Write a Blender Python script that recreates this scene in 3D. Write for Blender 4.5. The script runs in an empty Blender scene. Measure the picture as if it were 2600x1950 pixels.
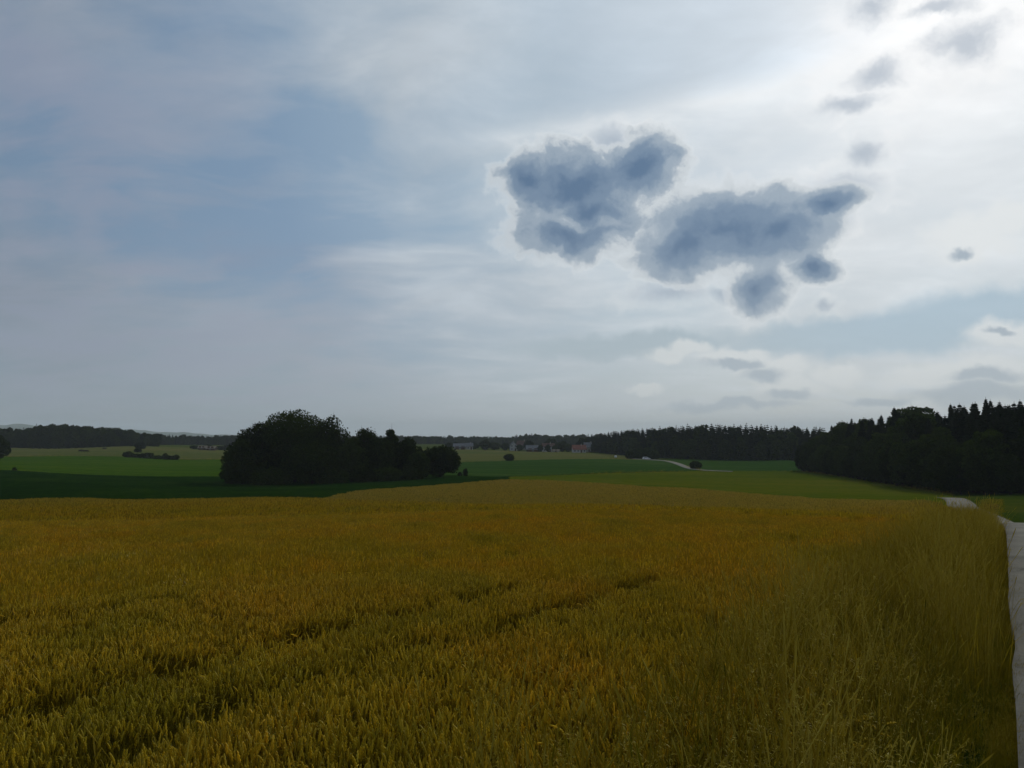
import bpy, math, random
import numpy as np
from mathutils import Vector

R = math.radians
sc = bpy.context.scene
C = sc.collection
rng = np.random.default_rng(7)
random.seed(7)

# ------------------------------------------------------------------ camera, sky, sun, exposure
F = 1964.0                      # focal length in photo pixels (2600 wide)
HOR = 1110.0                    # eye level row in the photo
PITCH = math.atan((HOR - 975.0) / F)
EYE = 1.75
cam_d = bpy.data.cameras.new('camera')
cam_d.sensor_width = 36.0
cam_d.lens = 36.0 * F / 2600.0
cam_d.clip_start = 0.05
cam_d.clip_end = 40000.0
cam = bpy.data.objects.new('camera', cam_d)
C.objects.link(cam)
cam.location = (0, 0, EYE)
cam.rotation_euler = (math.pi / 2 + PITCH, 0, 0)
sc.camera = cam

def ray(px, py):
    u, v = (px - 1300.0) / F, (975.0 - py) / F
    return (u, math.cos(PITCH) - v * math.sin(PITCH), math.sin(PITCH) + v * math.cos(PITCH))

def azel(px, py):
    x, y, z = ray(px, py)
    return math.atan2(x, y), math.atan2(z, math.hypot(x, y))

def at(px, py, d):              # the point seen at a pixel, d metres ahead
    x, y, z = ray(px, py)
    return np.array([x / y * d, d, EYE + z / y * d])

SUN_AZ, SUN_EL = azel(2400, -90)
sun_dir = Vector((math.sin(SUN_AZ) * math.cos(SUN_EL), math.cos(SUN_AZ) * math.cos(SUN_EL), math.sin(SUN_EL)))

sc.view_settings.view_transform = 'Standard'
sc.view_settings.look = 'None'
sc.view_settings.gamma = 1.0
sc.view_settings.exposure = 0.0
sc.view_settings.use_curve_mapping = False

sun_d = bpy.data.lights.new('sun', 'SUN')
sun_d.energy = 1.5
sun_d.angle = R(12)
sun_d.color = (1.0, 0.93, 0.82)
sun = bpy.data.objects.new('sun', sun_d)
C.objects.link(sun)
sun.rotation_euler = sun_dir.to_track_quat('Z', 'Y').to_euler()

cy = sc.cycles
cy.max_bounces = 6
cy.diffuse_bounces = 3
cy.glossy_bounces = 2
cy.transmission_bounces = 4
cy.transparent_max_bounces = 6
cy.volume_bounces = 1
cy.use_denoising = True
try:
    cy.denoiser = 'OPENIMAGEDENOISE'
except Exception:
    pass
cy.use_adaptive_sampling = True
cy.adaptive_threshold = 0.02
cy.caustics_reflective = False
cy.caustics_refractive = False


class NT:
    """a small writer for node graphs"""
    def __init__(self, tree):
        self.t = tree
        self.n = tree.nodes
        self.l = tree.links

    def put(self, sock, v):
        if v is None:
            return
        if isinstance(v, bpy.types.NodeSocket):
            self.l.new(v, sock)
        else:
            try:
                sock.default_value = v
            except Exception:
                sock.default_value = tuple(v) + (1.0,)

    def node(self, typ, ins=None, **props):
        n = self.n.new(typ)
        for k, v in props.items():
            setattr(n, k, v)
        for k, v in (ins or {}).items():
            self.put(n.inputs[k], v)
        return n

    def m(self, op, a, b=None, c=None, clamp=False):
        n = self.n.new('ShaderNodeMath')
        n.operation = op
        n.use_clamp = clamp
        self.put(n.inputs[0], a)
        self.put(n.inputs[1], b)
        self.put(n.inputs[2], c)
        return n.outputs[0]

    def vm(self, op, a, b=None, s=None):
        n = self.n.new('ShaderNodeVectorMath')
        n.operation = op
        self.put(n.inputs[0], a)
        self.put(n.inputs[1], b)
        if s is not None:
            self.put(n.inputs['Scale'], s)
        return n.outputs['Value'] if op in ('LENGTH', 'DOT_PRODUCT', 'DISTANCE') else n.outputs['Vector']

    def comb(self, x, y, z=0.0):
        n = self.n.new('ShaderNodeCombineXYZ')
        for s, v in zip(n.inputs, (x, y, z)):
            self.put(s, v)
        return n.outputs[0]

    def noise(self, vec, scale, detail=4.0, rough=0.55, out='Fac', distortion=0.0):
        n = self.node('ShaderNodeTexNoise', {'Scale': scale, 'Detail': detail, 'Roughness': rough, 'Distortion': distortion})
        if vec is not None:
            self.l.new(vec, n.inputs['Vector'])
        return n.outputs[out]

    def rng(self, v, a, b, lo=0.0, hi=1.0, smooth=True):
        n = self.n.new('ShaderNodeMapRange')
        n.interpolation_type = 'SMOOTHSTEP' if smooth else 'LINEAR'
        n.clamp = True
        self.put(n.inputs['Value'], v)
        for k, x in (('From Min', a), ('From Max', b), ('To Min', lo), ('To Max', hi)):
            self.put(n.inputs[k], x)
        return n.outputs['Result']

    def mix(self, f, a, b, blend='MIX'):
        n = self.n.new('ShaderNodeMix')
        n.data_type = 'RGBA'
        n.blend_type = blend
        self.put(n.inputs[0], f)
        self.put(n.inputs[6], a if isinstance(a, bpy.types.NodeSocket) else (*a, 1.0))
        self.put(n.inputs[7], b if isinstance(b, bpy.types.NodeSocket) else (*b, 1.0))
        return n.outputs[2]

    def ramp(self, f, stops, interp='LINEAR'):
        n = self.n.new('ShaderNodeValToRGB')
        cr = n.color_ramp
        cr.interpolation = interp
        while len(cr.elements) < len(stops):
            cr.elements.new(0.5)
        for e, (p, c) in zip(cr.elements, stops):
            e.position = p
            e.color = (*c, 1.0)
        self.put(n.inputs[0], f)
        return n.outputs['Color']


# ---- the sky: Nishita air with a veil of high cloud and broken cumulus in front of the sun
world = bpy.data.worlds.new('World')
sc.world = world
world.use_nodes = True
w = NT(world.node_tree)
w.n.clear()
tc = w.node('ShaderNodeTexCoord').outputs['Generated']
D = w.vm('NORMALIZE', tc)
sep = w.node('ShaderNodeSeparateXYZ', {0: D})
dx, dy, dz = sep.outputs
az = w.m('ARCTAN2', dx, dy)
el = w.m('ARCSINE', dz)
AE = w.comb(az, el)
cosang = w.vm('DOT_PRODUCT', D, tuple(sun_dir))
ang = w.m('ARCCOSINE', w.m('MINIMUM', cosang, 0.9999))          # radians away from the sun

sky = w.node('ShaderNodeTexSky', sky_type='NISHITA', sun_disc=False, sun_elevation=SUN_EL, sun_rotation=SUN_AZ,
             air_density=1.0, dust_density=2.0, ozone_density=1.5, altitude=500.0)
air = w.vm('SCALE', sky.outputs[0], s=0.085)

# veil of altostratus: as bright as its angle to the sun lets it be (forward scattering)
lay = w.m('DIVIDE', 1.0, w.m('ADD', w.m('MAXIMUM', dz, 0.0), 0.16))
P = w.comb(w.m('MULTIPLY', dx, lay), w.m('MULTIPLY', dy, lay))
Pw = w.vm('ADD', P, w.vm('SCALE', w.noise(P, 1.1, 2, 0.5, out='Color'), s=0.6))
n_big = w.noise(Pw, 0.85, 3, 0.5)
n_mid = w.noise(w.vm('MULTIPLY', Pw, (1.0, 1.7, 1.0)), 2.1, 5, 0.58)
ca, sa = math.cos(R(20)), math.sin(R(20))
S = w.comb(w.m('MULTIPLY', w.vm('DOT_PRODUCT', AE, (ca, sa, 0.0)), 2.2), w.m('MULTIPLY', w.vm('DOT_PRODUCT', AE, (-sa, ca, 0.0)), 9.0))
n_str = w.noise(S, 1.3, 4, 0.55, distortion=0.6)
veil_col = w.ramp(w.m('DIVIDE', ang, 3.15), [
    (0.0, (1.15, 1.14, 1.12)), (0.03, (0.98, 0.985, 0.99)), (0.07, (0.77, 0.81, 0.84)), (0.14, (0.615, 0.67, 0.715)),
    (0.20, (0.475, 0.535, 0.595)), (0.27, (0.315, 0.365, 0.44)), (0.36, (0.24, 0.285, 0.36)), (1.0, (0.21, 0.26, 0.32))], 'EASE')
tone = w.m('ADD', w.m('MULTIPLY', w.m('SUBTRACT', n_big, 0.5), 1.0), w.m('MULTIPLY', w.m('SUBTRACT', n_mid, 0.5), 0.9))
veil_amt = w.m('ADD', 0.66, w.m('MULTIPLY', tone, 2.5))

def blob(px, py, rx, ry, vec):
    a0, e0 = azel(px, py)
    a1, e1 = azel(px + rx, py)
    a2, e2 = azel(px, py - ry)
    sx = math.hypot(a1 - a0, e1 - e0)
    sy = math.hypot(a2 - a0, e2 - e0)
    q = w.vm('MULTIPLY', w.vm('SUBTRACT', vec, (a0, e0, 0.0)), (1.0 / sx, 1.0 / sy, 0.0))
    return w.m('SUBTRACT', 1.0, w.vm('LENGTH', q))               # 1 in the middle, 0 on the rim

def blobs(lst, vec, k=0.18):
    acc = None
    for (px, py, rx, ry) in lst:
        b = blob(px, py, rx, ry, vec)
        acc = b if acc is None else w.m('SMOOTH_MAX', acc, b, k)
    return acc

AEs = w.vm('ADD', AE, w.vm('SCALE', w.vm('SUBTRACT', w.noise(AE, 5.0, 6, 0.60, out='Color'), (0.5, 0.5, 0.5)), s=0.24))
# openings in the veil where the blue shows
lav = w.rng(n_mid, 0.42, 0.66, 0.0, 0.6)
thin = w.rng(blobs([(560, 230, 470, 420), (700, 560, 330, 240), (150, 430, 330, 330)], AEs, 0.3), -0.15, 0.6, 0.0, 0.38)
hole = w.rng(blobs([(800, 290, 150, 130), (330, 680, 170, 75), (640, 640, 170, 60), (40, 60, 90, 120)], AEs), -0.35, 0.8, 0.0, 0.32)
veil_amt = w.m('SUBTRACT', veil_amt, w.m('ADD', thin, hole))
veil_amt = w.rng(veil_amt, 0.0, 1.0, 0.10, 0.97, smooth=False)
blue = w.ramp(w.m('DIVIDE', ang, 3.15), [(0.05, (0.50, 0.61, 0.70)), (0.16, (0.33, 0.46, 0.565)), (0.25, (0.17, 0.28, 0.42)), (0.34, (0.15, 0.24, 0.355)), (1.0, (0.14, 0.22, 0.33))])
air = w.mix(0.80, air, blue)
tex = w.rng(w.m('ADD', w.m('MULTIPLY', n_mid, 0.6), w.m('MULTIPLY', n_str, 0.4)), 0.28, 0.72, 0.84, 1.18, smooth=False)
veil = w.vm('SCALE', veil_col, s=tex)
# the straight upper border of the cloud sheet, rising to the right: bluer above it, a bright hem along it
(la0, le0), (la1, le1) = azel(1350, 335), azel(2180, 150)
ln = math.hypot(la1 - la0, le1 - le0)
nx_, ny_ = -(le1 - le0) / ln, (la1 - la0) / ln
sd = w.m('ADD', w.vm('DOT_PRODUCT', w.vm('SUBTRACT', AE, (la0, le0, 0.0)), (nx_, ny_, 0.0)), w.m('MULTIPLY', w.m('SUBTRACT', n_mid, 0.5), 0.05))
span = w.m('MULTIPLY', w.rng(az, azel(950, 200)[0], azel(1500, 200)[0]), w.rng(az, azel(2350, 100)[0], azel(1950, 100)[0]))
above = w.m('MULTIPLY', w.rng(sd, -0.004, 0.03), span)
veil = w.mix(w.m('MULTIPLY', above, 0.55), veil, w.mix(1.0, veil, (0.70, 0.80, 0.91), 'MULTIPLY'))
hem = w.m('MULTIPLY', w.m('MULTIPLY', w.rng(w.m('ABSOLUTE', sd), 0.014, 0.0), span), 0.35)
veil = w.mix(hem, veil, (0.92, 0.94, 0.95))
col = w.mix(veil_amt, air, veil)
col = w.mix(w.m('MULTIPLY', lav, w.rng(ang, 0.65, 1.0)), col, (0.245, 0.285, 0.385))

# thick air along the horizon
hz = w.m('MULTIPLY', w.m('POWER', w.m('SUBTRACT', 1.0, w.m('MAXIMUM', dz, 0.0)), 11.0), 0.66)
hz_col = w.mix(w.rng(ang, 0.40, 1.30), (0.66, 0.685, 0.665), (0.315, 0.36, 0.37))
bg = w.node('ShaderNodeBackground', {'Color': w.mix(hz, col, hz_col), 'Strength': 1.0})

# cumulus against the light: dark blue-grey bodies with thin bright rims
w1_ = w.noise(AE, 15.0, 5, 0.60, out='Color')
AEw = w.vm('ADD', AE, w.vm('SCALE', w.vm('SUBTRACT', w1_, (0.5, 0.5, 0.5)), s=0.050))
n_c = w.m('SUBTRACT', w.noise(w.vm('MULTIPLY', AEw, (1.0, 1.15, 1.0)), 24.0, 6, 0.58), 0.5)
strait = w.rng(blobs([(2600, 790, 620, 95), (2200, 845, 640, 75), (1600, 880, 420, 48)], AEw, 0.25), 0.0, 0.55, 0.0, 0.80)
c2 = w.mix(strait, col, w.mix(w.rng(az, 0.15, 0.50), (0.36, 0.455, 0.52), (0.36, 0.505, 0.62)))
bodyA = blobs([(1470, 475, 240, 128), (1620, 425, 145, 120), (1350, 455, 108, 90), (1435, 595, 170, 88), (1500, 545, 150, 95)], AEw, 0.25)
dimple = w.rng(blobs([(1500, 560, 110, 30), (1560, 350, 90, 40)], AEw), 0.0, 0.7, 0.0, 0.28)
bodyA = w.m('SUBTRACT', w.m('ADD', w.m('SUBTRACT', bodyA, 0.05), w.m('MULTIPLY', n_c, 1.0)), dimple)
AEb = w.vm('ADD', AE, w.vm('SCALE', w.vm('SUBTRACT', w1_, (0.5, 0.5, 0.5)), s=0.044))
bodyB = blobs([(1850, 582, 315, 150), (1735, 632, 205, 102), (1980, 590, 185, 128), (1925, 738, 105, 80), (2062, 682, 85, 52), (2110, 515, 120, 56)], AEb, 0.30)
bodyB = w.m('ADD', w.m('SUBTRACT', bodyB, 0.10), w.m('MULTIPLY', n_c, 0.78))
body = w.m('MAXIMUM', bodyA, bodyB)
soft = blobs([(1560, 350, 90, 48), (2140, 490, 140, 72), (1690, 745, 125, 40), (2205, 20, 80, 85), (2450, 105, 150, 100), (2225, 195, 120, 60),
              (2150, 270, 120, 40), (2195, 385, 75, 60), (2100, 768, 36, 20), (2120, 570, 60, 45), (1830, 745, 55, 26), (2380, 20, 120, 40)], AEw, 0.10)
soft = w.m('ADD', soft, w.m('MULTIPLY', n_c, 1.25))
dark_col = w.ramp(w.m('ADD', w.m('MULTIPLY', body, 0.8), 0.1), [(0.05, (0.80, 0.83, 0.85)), (0.17, (0.60, 0.65, 0.69)), (0.33, (0.33, 0.405, 0.49)), (0.55, (0.185, 0.265, 0.375)), (0.80, (0.11, 0.185, 0.30))], 'EASE')
dark_col = w.mix(1.0, dark_col, w.mix(w.rng(ang, 0.2, 0.8), (1.06, 1.05, 1.04), (0.86, 0.88, 0.90)), 'MULTIPLY')
rim = w.rng(body, -0.45, -0.05, 0.0, 0.12)
rim_s = w.m('MULTIPLY', w.rng(soft, -0.6, 0.0), w.rng(n_c, -0.15, 0.18, 0.05, 0.4), clamp=True)
rim_col = w.mix(w.rng(ang, 0.1, 0.75), (1.0, 1.0, 1.0), (0.60, 0.66, 0.69))
c2 = w.mix(w.m('MAXIMUM', rim, rim_s), c2, rim_col)
c2 = w.mix(w.rng(soft, 0.0, 0.95, 0.0, 0.62), c2, (0.31, 0.385, 0.485))
c2 = w.mix(w.rng(body, -0.12, 0.16), c2, dark_col)
# low heaps near the horizon and off to the right: pale tops over grey bases
heap = w.m('ADD', blobs([(1960, 935, 120, 40), (1860, 905, 120, 34), (2000, 985, 120, 38), (2120, 945, 95, 34), (2470, 610, 160, 80), (2570, 560, 100, 50), (2560, 840, 130, 44),
                         (2430, 940, 260, 44), (1750, 890, 80, 28), (1640, 990, 60, 12), (1690, 905, 70, 26)], AEw, 0.10), w.m('MULTIPLY', n_c, 0.8))
base_ = w.m('ADD', blobs([(1860, 925, 90, 20), (1935, 955, 70, 28), (2000, 1003, 85, 20), (2470, 1000, 240, 40), (2250, 1018, 140, 18), (2500, 950, 140, 28), (2440, 640, 60, 18), (2550, 835, 60, 14), (1850, 1030, 240, 16)], AEw, 0.10), w.m('MULTIPLY', n_c, 0.8))
c2 = w.mix(w.rng(heap, -0.10, 0.5, 0.0, 0.88), c2, w.mix(w.rng(ang, 0.2, 0.9), (0.82, 0.85, 0.86), (0.50, 0.55, 0.57)))
c2 = w.mix(w.rng(base_, -0.05, 0.65, 0.0, 0.80), c2, (0.30, 0.385, 0.475))
bg2 = w.node('ShaderNodeBackground', {'Color': w.mix(hz, c2, hz_col), 'Strength': 1.0})
# the cumulus field spans only this stretch of the sky; beyond it both layers are the same veil
a0_, a1_ = azel(1120, 600)[0], azel(3000, 600)[0]
fld = w.m('MULTIPLY', w.m('MULTIPLY', w.rng(az, a0_, a0_ + 0.05), w.rng(az, a1_ + 0.1, a1_)), w.m('MULTIPLY', w.rng(el, 0.0, 0.01), w.rng(el, 0.80, 0.60)))
mx = w.node('ShaderNodeMixShader', {0: fld})
w.l.new(bg.outputs[0], mx.inputs[1])
w.l.new(bg2.outputs[0], mx.inputs[2])
wo = w.node('ShaderNodeOutputWorld')
w.l.new(mx.outputs[0], wo.inputs['Surface'])
world.cycles.sampling_method = 'MANUAL'
world.cycles.sample_map_resolution = 512

# ------------------------------------------------------------------ helpers
def tag(o, label=None, cat=None, group=None, kind=None):
    for k, v in (('label', label), ('category', cat), ('group', group), ('kind', kind)):
        if v:
            o[k] = v
    return o

def mesh(name, V, Fc, mat=None, smooth=False, tint=None):
    me = bpy.data.meshes.new(name)
    V = np.asarray(V, dtype=np.float64)
    if isinstance(Fc, np.ndarray):
        n, k = Fc.shape
        me.vertices.add(len(V))
        me.vertices.foreach_set('co', V.astype(np.float32).ravel())
        me.loops.add(n * k)
        me.loops.foreach_set('vertex_index', Fc.astype(np.int32).ravel())
        me.polygons.add(n)
        me.polygons.foreach_set('loop_start', np.arange(0, n * k, k, dtype=np.int32))
        me.update(calc_edges=True)
    else:
        me.from_pydata([tuple(v) for v in V], [], Fc)
        me.update()
    if tint is not None:
        a = me.attributes.new('tint', 'FLOAT', 'POINT')
        a.data.foreach_set('value', np.asarray(tint, dtype=np.float32))
    if smooth:
        me.polygons.foreach_set('use_smooth', np.ones(len(me.polygons), dtype=bool))
    if mat:
        me.materials.append(mat)
    return me

def obj(name, me, parent=None, loc=None, coll=None):
    o = bpy.data.objects.new(name, me)
    (coll or C).objects.link(o)
    if parent:
        o.parent = parent
    if loc is not None:
        o.location = loc
    return o

def empty(name, loc=(0, 0, 0), rz=0.0):
    o = bpy.data.objects.new(name, None)
    o.empty_display_size = 0.3
    C.objects.link(o)
    o.location = loc
    o.rotation_euler = (0, 0, rz)
    return o

class MB:
    """collects vertices and faces (tris and quads) with a tint per vertex"""
    def __init__(self):
        self.v, self.f, self.t, self.n = [], [], [], 0

    def add(self, V, Fc, tint=0.5):
        V = np.asarray(V, float)
        self.v.append(V)
        self.f += [tuple(int(i) + self.n for i in f) for f in Fc]
        self.t.append(np.full(len(V), tint) if np.isscalar(tint) else np.asarray(tint))
        self.n += len(V)

    def tube(self, pts, rad, k=4, tint=0.5, cap=True):
        pts = np.asarray(pts, float)
        n = len(pts)
        rad = np.broadcast_to(np.asarray(rad, float), (n,))
        tg = np.gradient(pts, axis=0)
        tg /= np.linalg.norm(tg, axis=1)[:, None] + 1e-9
        ref = np.array([0.31, 0.87, 0.38])
        a = np.cross(tg, ref)
        a /= np.linalg.norm(a, axis=1)[:, None] + 1e-9
        b = np.cross(tg, a)
        th = np.arange(k) * 2 * math.pi / k
        V = (pts[:, None, :] + rad[:, None, None] * (np.cos(th)[None, :, None] * a[:, None, :] + np.sin(th)[None, :, None] * b[:, None, :])).reshape(-1, 3)
        Fc = [(i * k + j, i * k + (j + 1) % k, (i + 1) * k + (j + 1) % k, (i + 1) * k + j) for i in range(n - 1) for j in range(k)]
        if cap:
            Fc.append(tuple(range((n - 1) * k, n * k)))
            Fc.append(tuple(reversed(range(k))))
        self.add(V, Fc, tint)

    def ribbon(self, pts, wid, side, tint=0.5):
        pts = np.asarray(pts, float)
        wv = np.asarray(wid, float)[:, None] * np.asarray(side, float)[None, :]
        V = np.concatenate([pts - wv, pts + wv])
        n = len(pts)
        self.add(V, [(i, i + 1, n + i + 1, n + i) for i in range(n - 1)], tint)

    def box(self, c, s, tint=0.5):
        c, s = np.asarray(c, float), np.asarray(s, float) / 2
        V = [c + s * np.array(q) for q in ((-1, -1, -1), (1, -1, -1), (1, 1, -1), (-1, 1, -1), (-1, -1, 1), (1, -1, 1), (1, 1, 1), (-1, 1, 1))]
        self.add(V, [(0, 3, 2, 1), (4, 5, 6, 7), (0, 1, 5, 4), (1, 2, 6, 5), (2, 3, 7, 6), (3, 0, 4, 7)], tint)

    def mesh(self, name, mat, smooth=False):
        return mesh(name, np.concatenate(self.v), self.f, mat, smooth, np.concatenate(self.t))

def material(name):
    m = bpy.data.materials.new(name)
    m.use_nodes = True
    g = NT(m.node_tree)
    g.n.clear()
    out = g.node('ShaderNodeOutputMaterial')
    return m, g, out

def principled(name, colour, rough=0.85, bump=None, spec=0.0):
    """colour: a function of the node writer returning a colour socket, or a plain colour"""
    m, g, out = material(name)
    p = g.node('ShaderNodeBsdfPrincipled', {'Roughness': rough, 'Specular IOR Level': spec})
    pos = g.node('ShaderNodeNewGeometry').outputs['Position']
    c = colour(g, pos) if callable(colour) else (*colour, 1.0)
    g.put(p.inputs['Base Color'], c)
    if bump:
        b = g.node('ShaderNodeBump', {'Strength': bump[1], 'Distance': bump[2], 'Height': bump[0](g, pos)})
        g.l.new(b.outputs[0], p.inputs['Normal'])
    g.l.new(p.outputs[0], out.inputs['Surface'])
    return m

def leafy(name, colour, trans=0.35, trans_gain=(1.0, 1.0, 1.0), gloss=0.0):
    """thin plant tissue: diffuse with light coming through"""
    m, g, out = material(name)
    pos = g.node('ShaderNodeNewGeometry').outputs['Position']
    tint = g.node('ShaderNodeAttribute', attribute_name='tint').outputs['Fac']
    c = colour(g, pos, tint)
    d = g.node('ShaderNodeBsdfDiffuse', {'Color': c, 'Roughness': 0.6})
    t = g.node('ShaderNodeBsdfTranslucent', {'Color': g.mix(1.0, c, trans_gain, 'MULTIPLY')})
    x = g.node('ShaderNodeMixShader', {0: trans})
    g.l.new(d.outputs[0], x.inputs[1])
    g.l.new(t.outputs[0], x.inputs[2])
    if gloss:
        gl = g.node('ShaderNodeBsdfGlossy', {'Color': (1.0, 0.95, 0.8, 1.0), 'Roughness': 0.38})
        y = g.node('ShaderNodeMixShader', {0: gloss})
        g.l.new(x.outputs[0], y.inputs[1])
        g.l.new(gl.outputs[0], y.inputs[2])
        x = y
    g.l.new(x.outputs[0], out.inputs['Surface'])
    return m

# ------------------------------------------------------------------ the lie of the land
ROAD_AZ = math.atan((2540 - 1300) / F)
RD = np.array([math.sin(ROAD_AZ), math.cos(ROAD_AZ)])          # along the lane
RN = np.array([-RD[1], RD[0]])                                 # to its left
WH = 0.80                                                      # height of the wheat

wheat_far = [(-500, 92, 1284), (0, 87, 1277), (120, 85, 1270), (210, 84, 1265), (330, 84, 1272), (420, 85, 1275), (560, 90, 1269), (700, 100, 1263), (900, 132, 1245),
             (1000, 150, 1237), (1170, 176, 1224), (1300, 188, 1215), (1400, 182, 1218), (1540, 172, 1226), (1640, 160, 1233), (1740, 152, 1237),
             (1900, 135, 1250), (2000, 124, 1257), (2080, 115, 1263), (2150, 108, 1265), (2270, 98, 1267), (2410, 92, 1271)]
bright_far = [(1250, 230, 1211), (1300, 235, 1210), (1400, 247, 1207), (1500, 262, 1203), (1640, 285, 1199), (1770, 302, 1196), (1900, 312, 1196), (2035, 322, 1197),
              (2100, 288, 1205), (2200, 237, 1222), (2300, 202, 1238), (2420, 168, 1257)]
crest = [(830, 80, 1269), (1100, 72, 1276), (1500, 62, 1284), (2100, 48, 1297), (2400, 41, 1303)]

cp = []
def ctl(px, py, d, off=0.0):
    p = at(px, py, d)
    cp.append((p[0], p[1], p[2] - off))
def ctz(x, y, z):
    cp.append((x, y, z))

for px, d, y in wheat_far:
    ctl(px, y, d, WH)
for px, d, y in wheat_far[:8]:                                  # the ground falls away behind the left rim
    p = at(px, y, d + 14)
    ctz(p[0], p[1], p[2] - WH - 1.0)
for px, d, y in crest:
    ctl(px, y, d, WH)
    p = at(px, y, d + 9)
    ctz(p[0], p[1], p[2] - WH - 0.70)
for px, d, y in [(1100, 110, 1256), (1300, 120, 1250), (1300, 150, 1231), (1500, 110, 1258), (1700, 105, 1262), (1900, 90, 1276), (2100, 80, 1283), (2300, 72, 1290)]:
    ctl(px, y, d, WH)
for px, d, y in bright_far:
    ctl(px, y, d, 0.1)
for px, d, y in [(-500, 215, 1190), (0, 220, 1195), (200, 220, 1206), (420, 220, 1212), (570, 220, 1212), (0, 135, 1262), (300, 132, 1262), (600, 135, 1262),
                 (600, 198, 1230), (750, 200, 1229), (900, 200, 1225), (1050, 204, 1218), (1150, 208, 1212), (1200, 215, 1212),
                 (-400, 400, 1155), (0, 400, 1160), (150, 400, 1158), (320, 400, 1160), (450, 390, 1167), (575, 395, 1166), (800, 390, 1172),
                 (-400, 600, 1132), (0, 600, 1136), (150, 590, 1140), (330, 600, 1134), (480, 620, 1138), (600, 600, 1143), (800, 600, 1147),
                 (1170, 380, 1174), (1300, 390, 1170), (1440, 405, 1166), (1560, 415, 1166), (1640, 420, 1169), (1700, 415, 1171),
                 (1000, 620, 1143), (1150, 640, 1141), (1300, 620, 1147), (1500, 600, 1150), (1600, 520, 1158), (1690, 450, 1166), (1800, 440, 1169), (1950, 430, 1170), (2040, 420, 1174),
                 (1230, 700, 1139), (1400, 690, 1143)]:
    ctl(px, y, d, 0.1)
for px, d, y in [(2440, 90, 1293), (2425, 135, 1266), (2520, 145, 1262), (2600, 145, 1262), (2590, 90, 1296), (2800, 140, 1262)]:
    ctl(px, y, d)
# the hill we stand on
for r, z in [(-30, 0.6), (-8, 0.12), (0, 0.0), (6, -0.12), (12, -0.32), (20, -0.68), (30, -1.25), (37.5, -1.75), (55, -3.7), (75, -5.6)]:
    for L in (-1.5, -7.0):
        q = RD * r + RN * L
        ctz(q[0], q[1], z)
    if r < 40:
        q = RD * r + RN * 2.6
        ctz(q[0], q[1], z - 0.42 - max(r, 0) * 0.008)
for x, y, z in [(-3, 3, -0.60), (-8, 8, -0.92), (-2, 8, -0.85), (-16, 16, -1.5), (-4, 18, -1.42), (-30, 30, -2.3), (-6, 34, -2.4), (4, 30, -2.1), (-45, 45, -3.3), (-10, 52, -3.75),
                (-40, 62, -4.4), (-20, -20, 0.6), (-60, 0, -0.6), (40, -20, 0.6), (60, 10, -1.0), (0, -100, 1.5), (-150, 0, -4.0), (150, 20, -3.0)]:
    ctz(x, y, z)
# beyond the picture
for a in range(0, 360, 30):
    for r, z in ((1100, -9), (2500, -6), (6000, -2), (10500, -4)):
        ctz(r * math.sin(R(a)), r * math.cos(R(a)), z + 2 * math.sin(a * 1.7 + r))
for x, y, z in [(230, 260, -6), (300, 500, -6), (150, 420, -11), (0, -400, 1), (-500, 0, -5), (500, 0, -3)]:
    ctz(x, y, z)

cp = np.array(cp)
def warp(x, y):
    r = np.hypot(x, y) + 1e-9
    s = np.log1p(r / 30.0) / r
    return np.stack([x * s, y * s], -1)
_wp = warp(cp[:, 0], cp[:, 1])
def _phi(d2):
    return np.where(d2 > 1e-12, 0.5 * d2 * np.log(np.maximum(d2, 1e-12)), 0.0)
_N = len(cp)
_K = _phi(((_wp[:, None] - _wp[None]) ** 2).sum(-1)) + np.eye(_N) * 2e-5
_Pm = np.concatenate([np.ones((_N, 1)), _wp], 1)
_A = np.block([[_K, _Pm], [_Pm.T, np.zeros((3, 3))]])
_S = np.linalg.solve(_A, np.concatenate([cp[:, 2], np.zeros(3)]))
def ground_z(x, y):
    x, y = np.atleast_1d(np.asarray(x, float)), np.atleast_1d(np.asarray(y, float))
    sh = x.shape
    q = warp(x.ravel(), y.ravel())
    out = np.empty(len(q))
    for i in range(0, len(q), 20000):
        qq = q[i:i + 20000]
        out[i:i + 20000] = _phi(((qq[:, None] - _wp[None]) ** 2).sum(-1)) @ _S[:_N] + _S[_N] + qq @ _S[_N + 1:]
    return out.reshape(sh)
def gz(x, y):
    return float(ground_z(x, y)[0])
def onground(px, d):
    x = (px - 1300.0) / F * d / math.cos(PITCH) * 1.0
    p = at(px, HOR + 40, d)
    return np.array([p[0], d, gz(p[0], d)])
def topz(px, py, d):
    return at(px, py, d)[2]

# ------------------------------------------------------------------ surfaces of the land
def patchy(cols, s1, s2, stretch=(1, 1, 1)):
    def f(g, pos):
        v = g.vm('MULTIPLY', pos, stretch)
        a = g.noise(v, s1, 5, 0.6)
        b = g.noise(pos, s2, 4, 0.6)
        x = g.m('ADD', g.m('MULTIPLY', a, 0.55), g.m('MULTIPLY', b, 0.45))
        return g.ramp(x, [(0.39, cols[0]), (0.5, cols[1]), (0.61, cols[2])])
    return f
def rough(s, det=6):
    return lambda g, pos: g.noise(pos, s, det, 0.7)

M_grass = principled('rough_grass', patchy([(0.022, 0.044, 0.005), (0.042, 0.062, 0.006), (0.070, 0.072, 0.010)], 0.05, 1.5), 0.95, (rough(4.0), 0.9, 0.25))
M_soil = principled('soil', patchy([(0.035, 0.024, 0.012), (0.05, 0.034, 0.016), (0.07, 0.048, 0.02)], 0.6, 5.0), 0.95, (rough(9.0), 0.7, 0.04))

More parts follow.
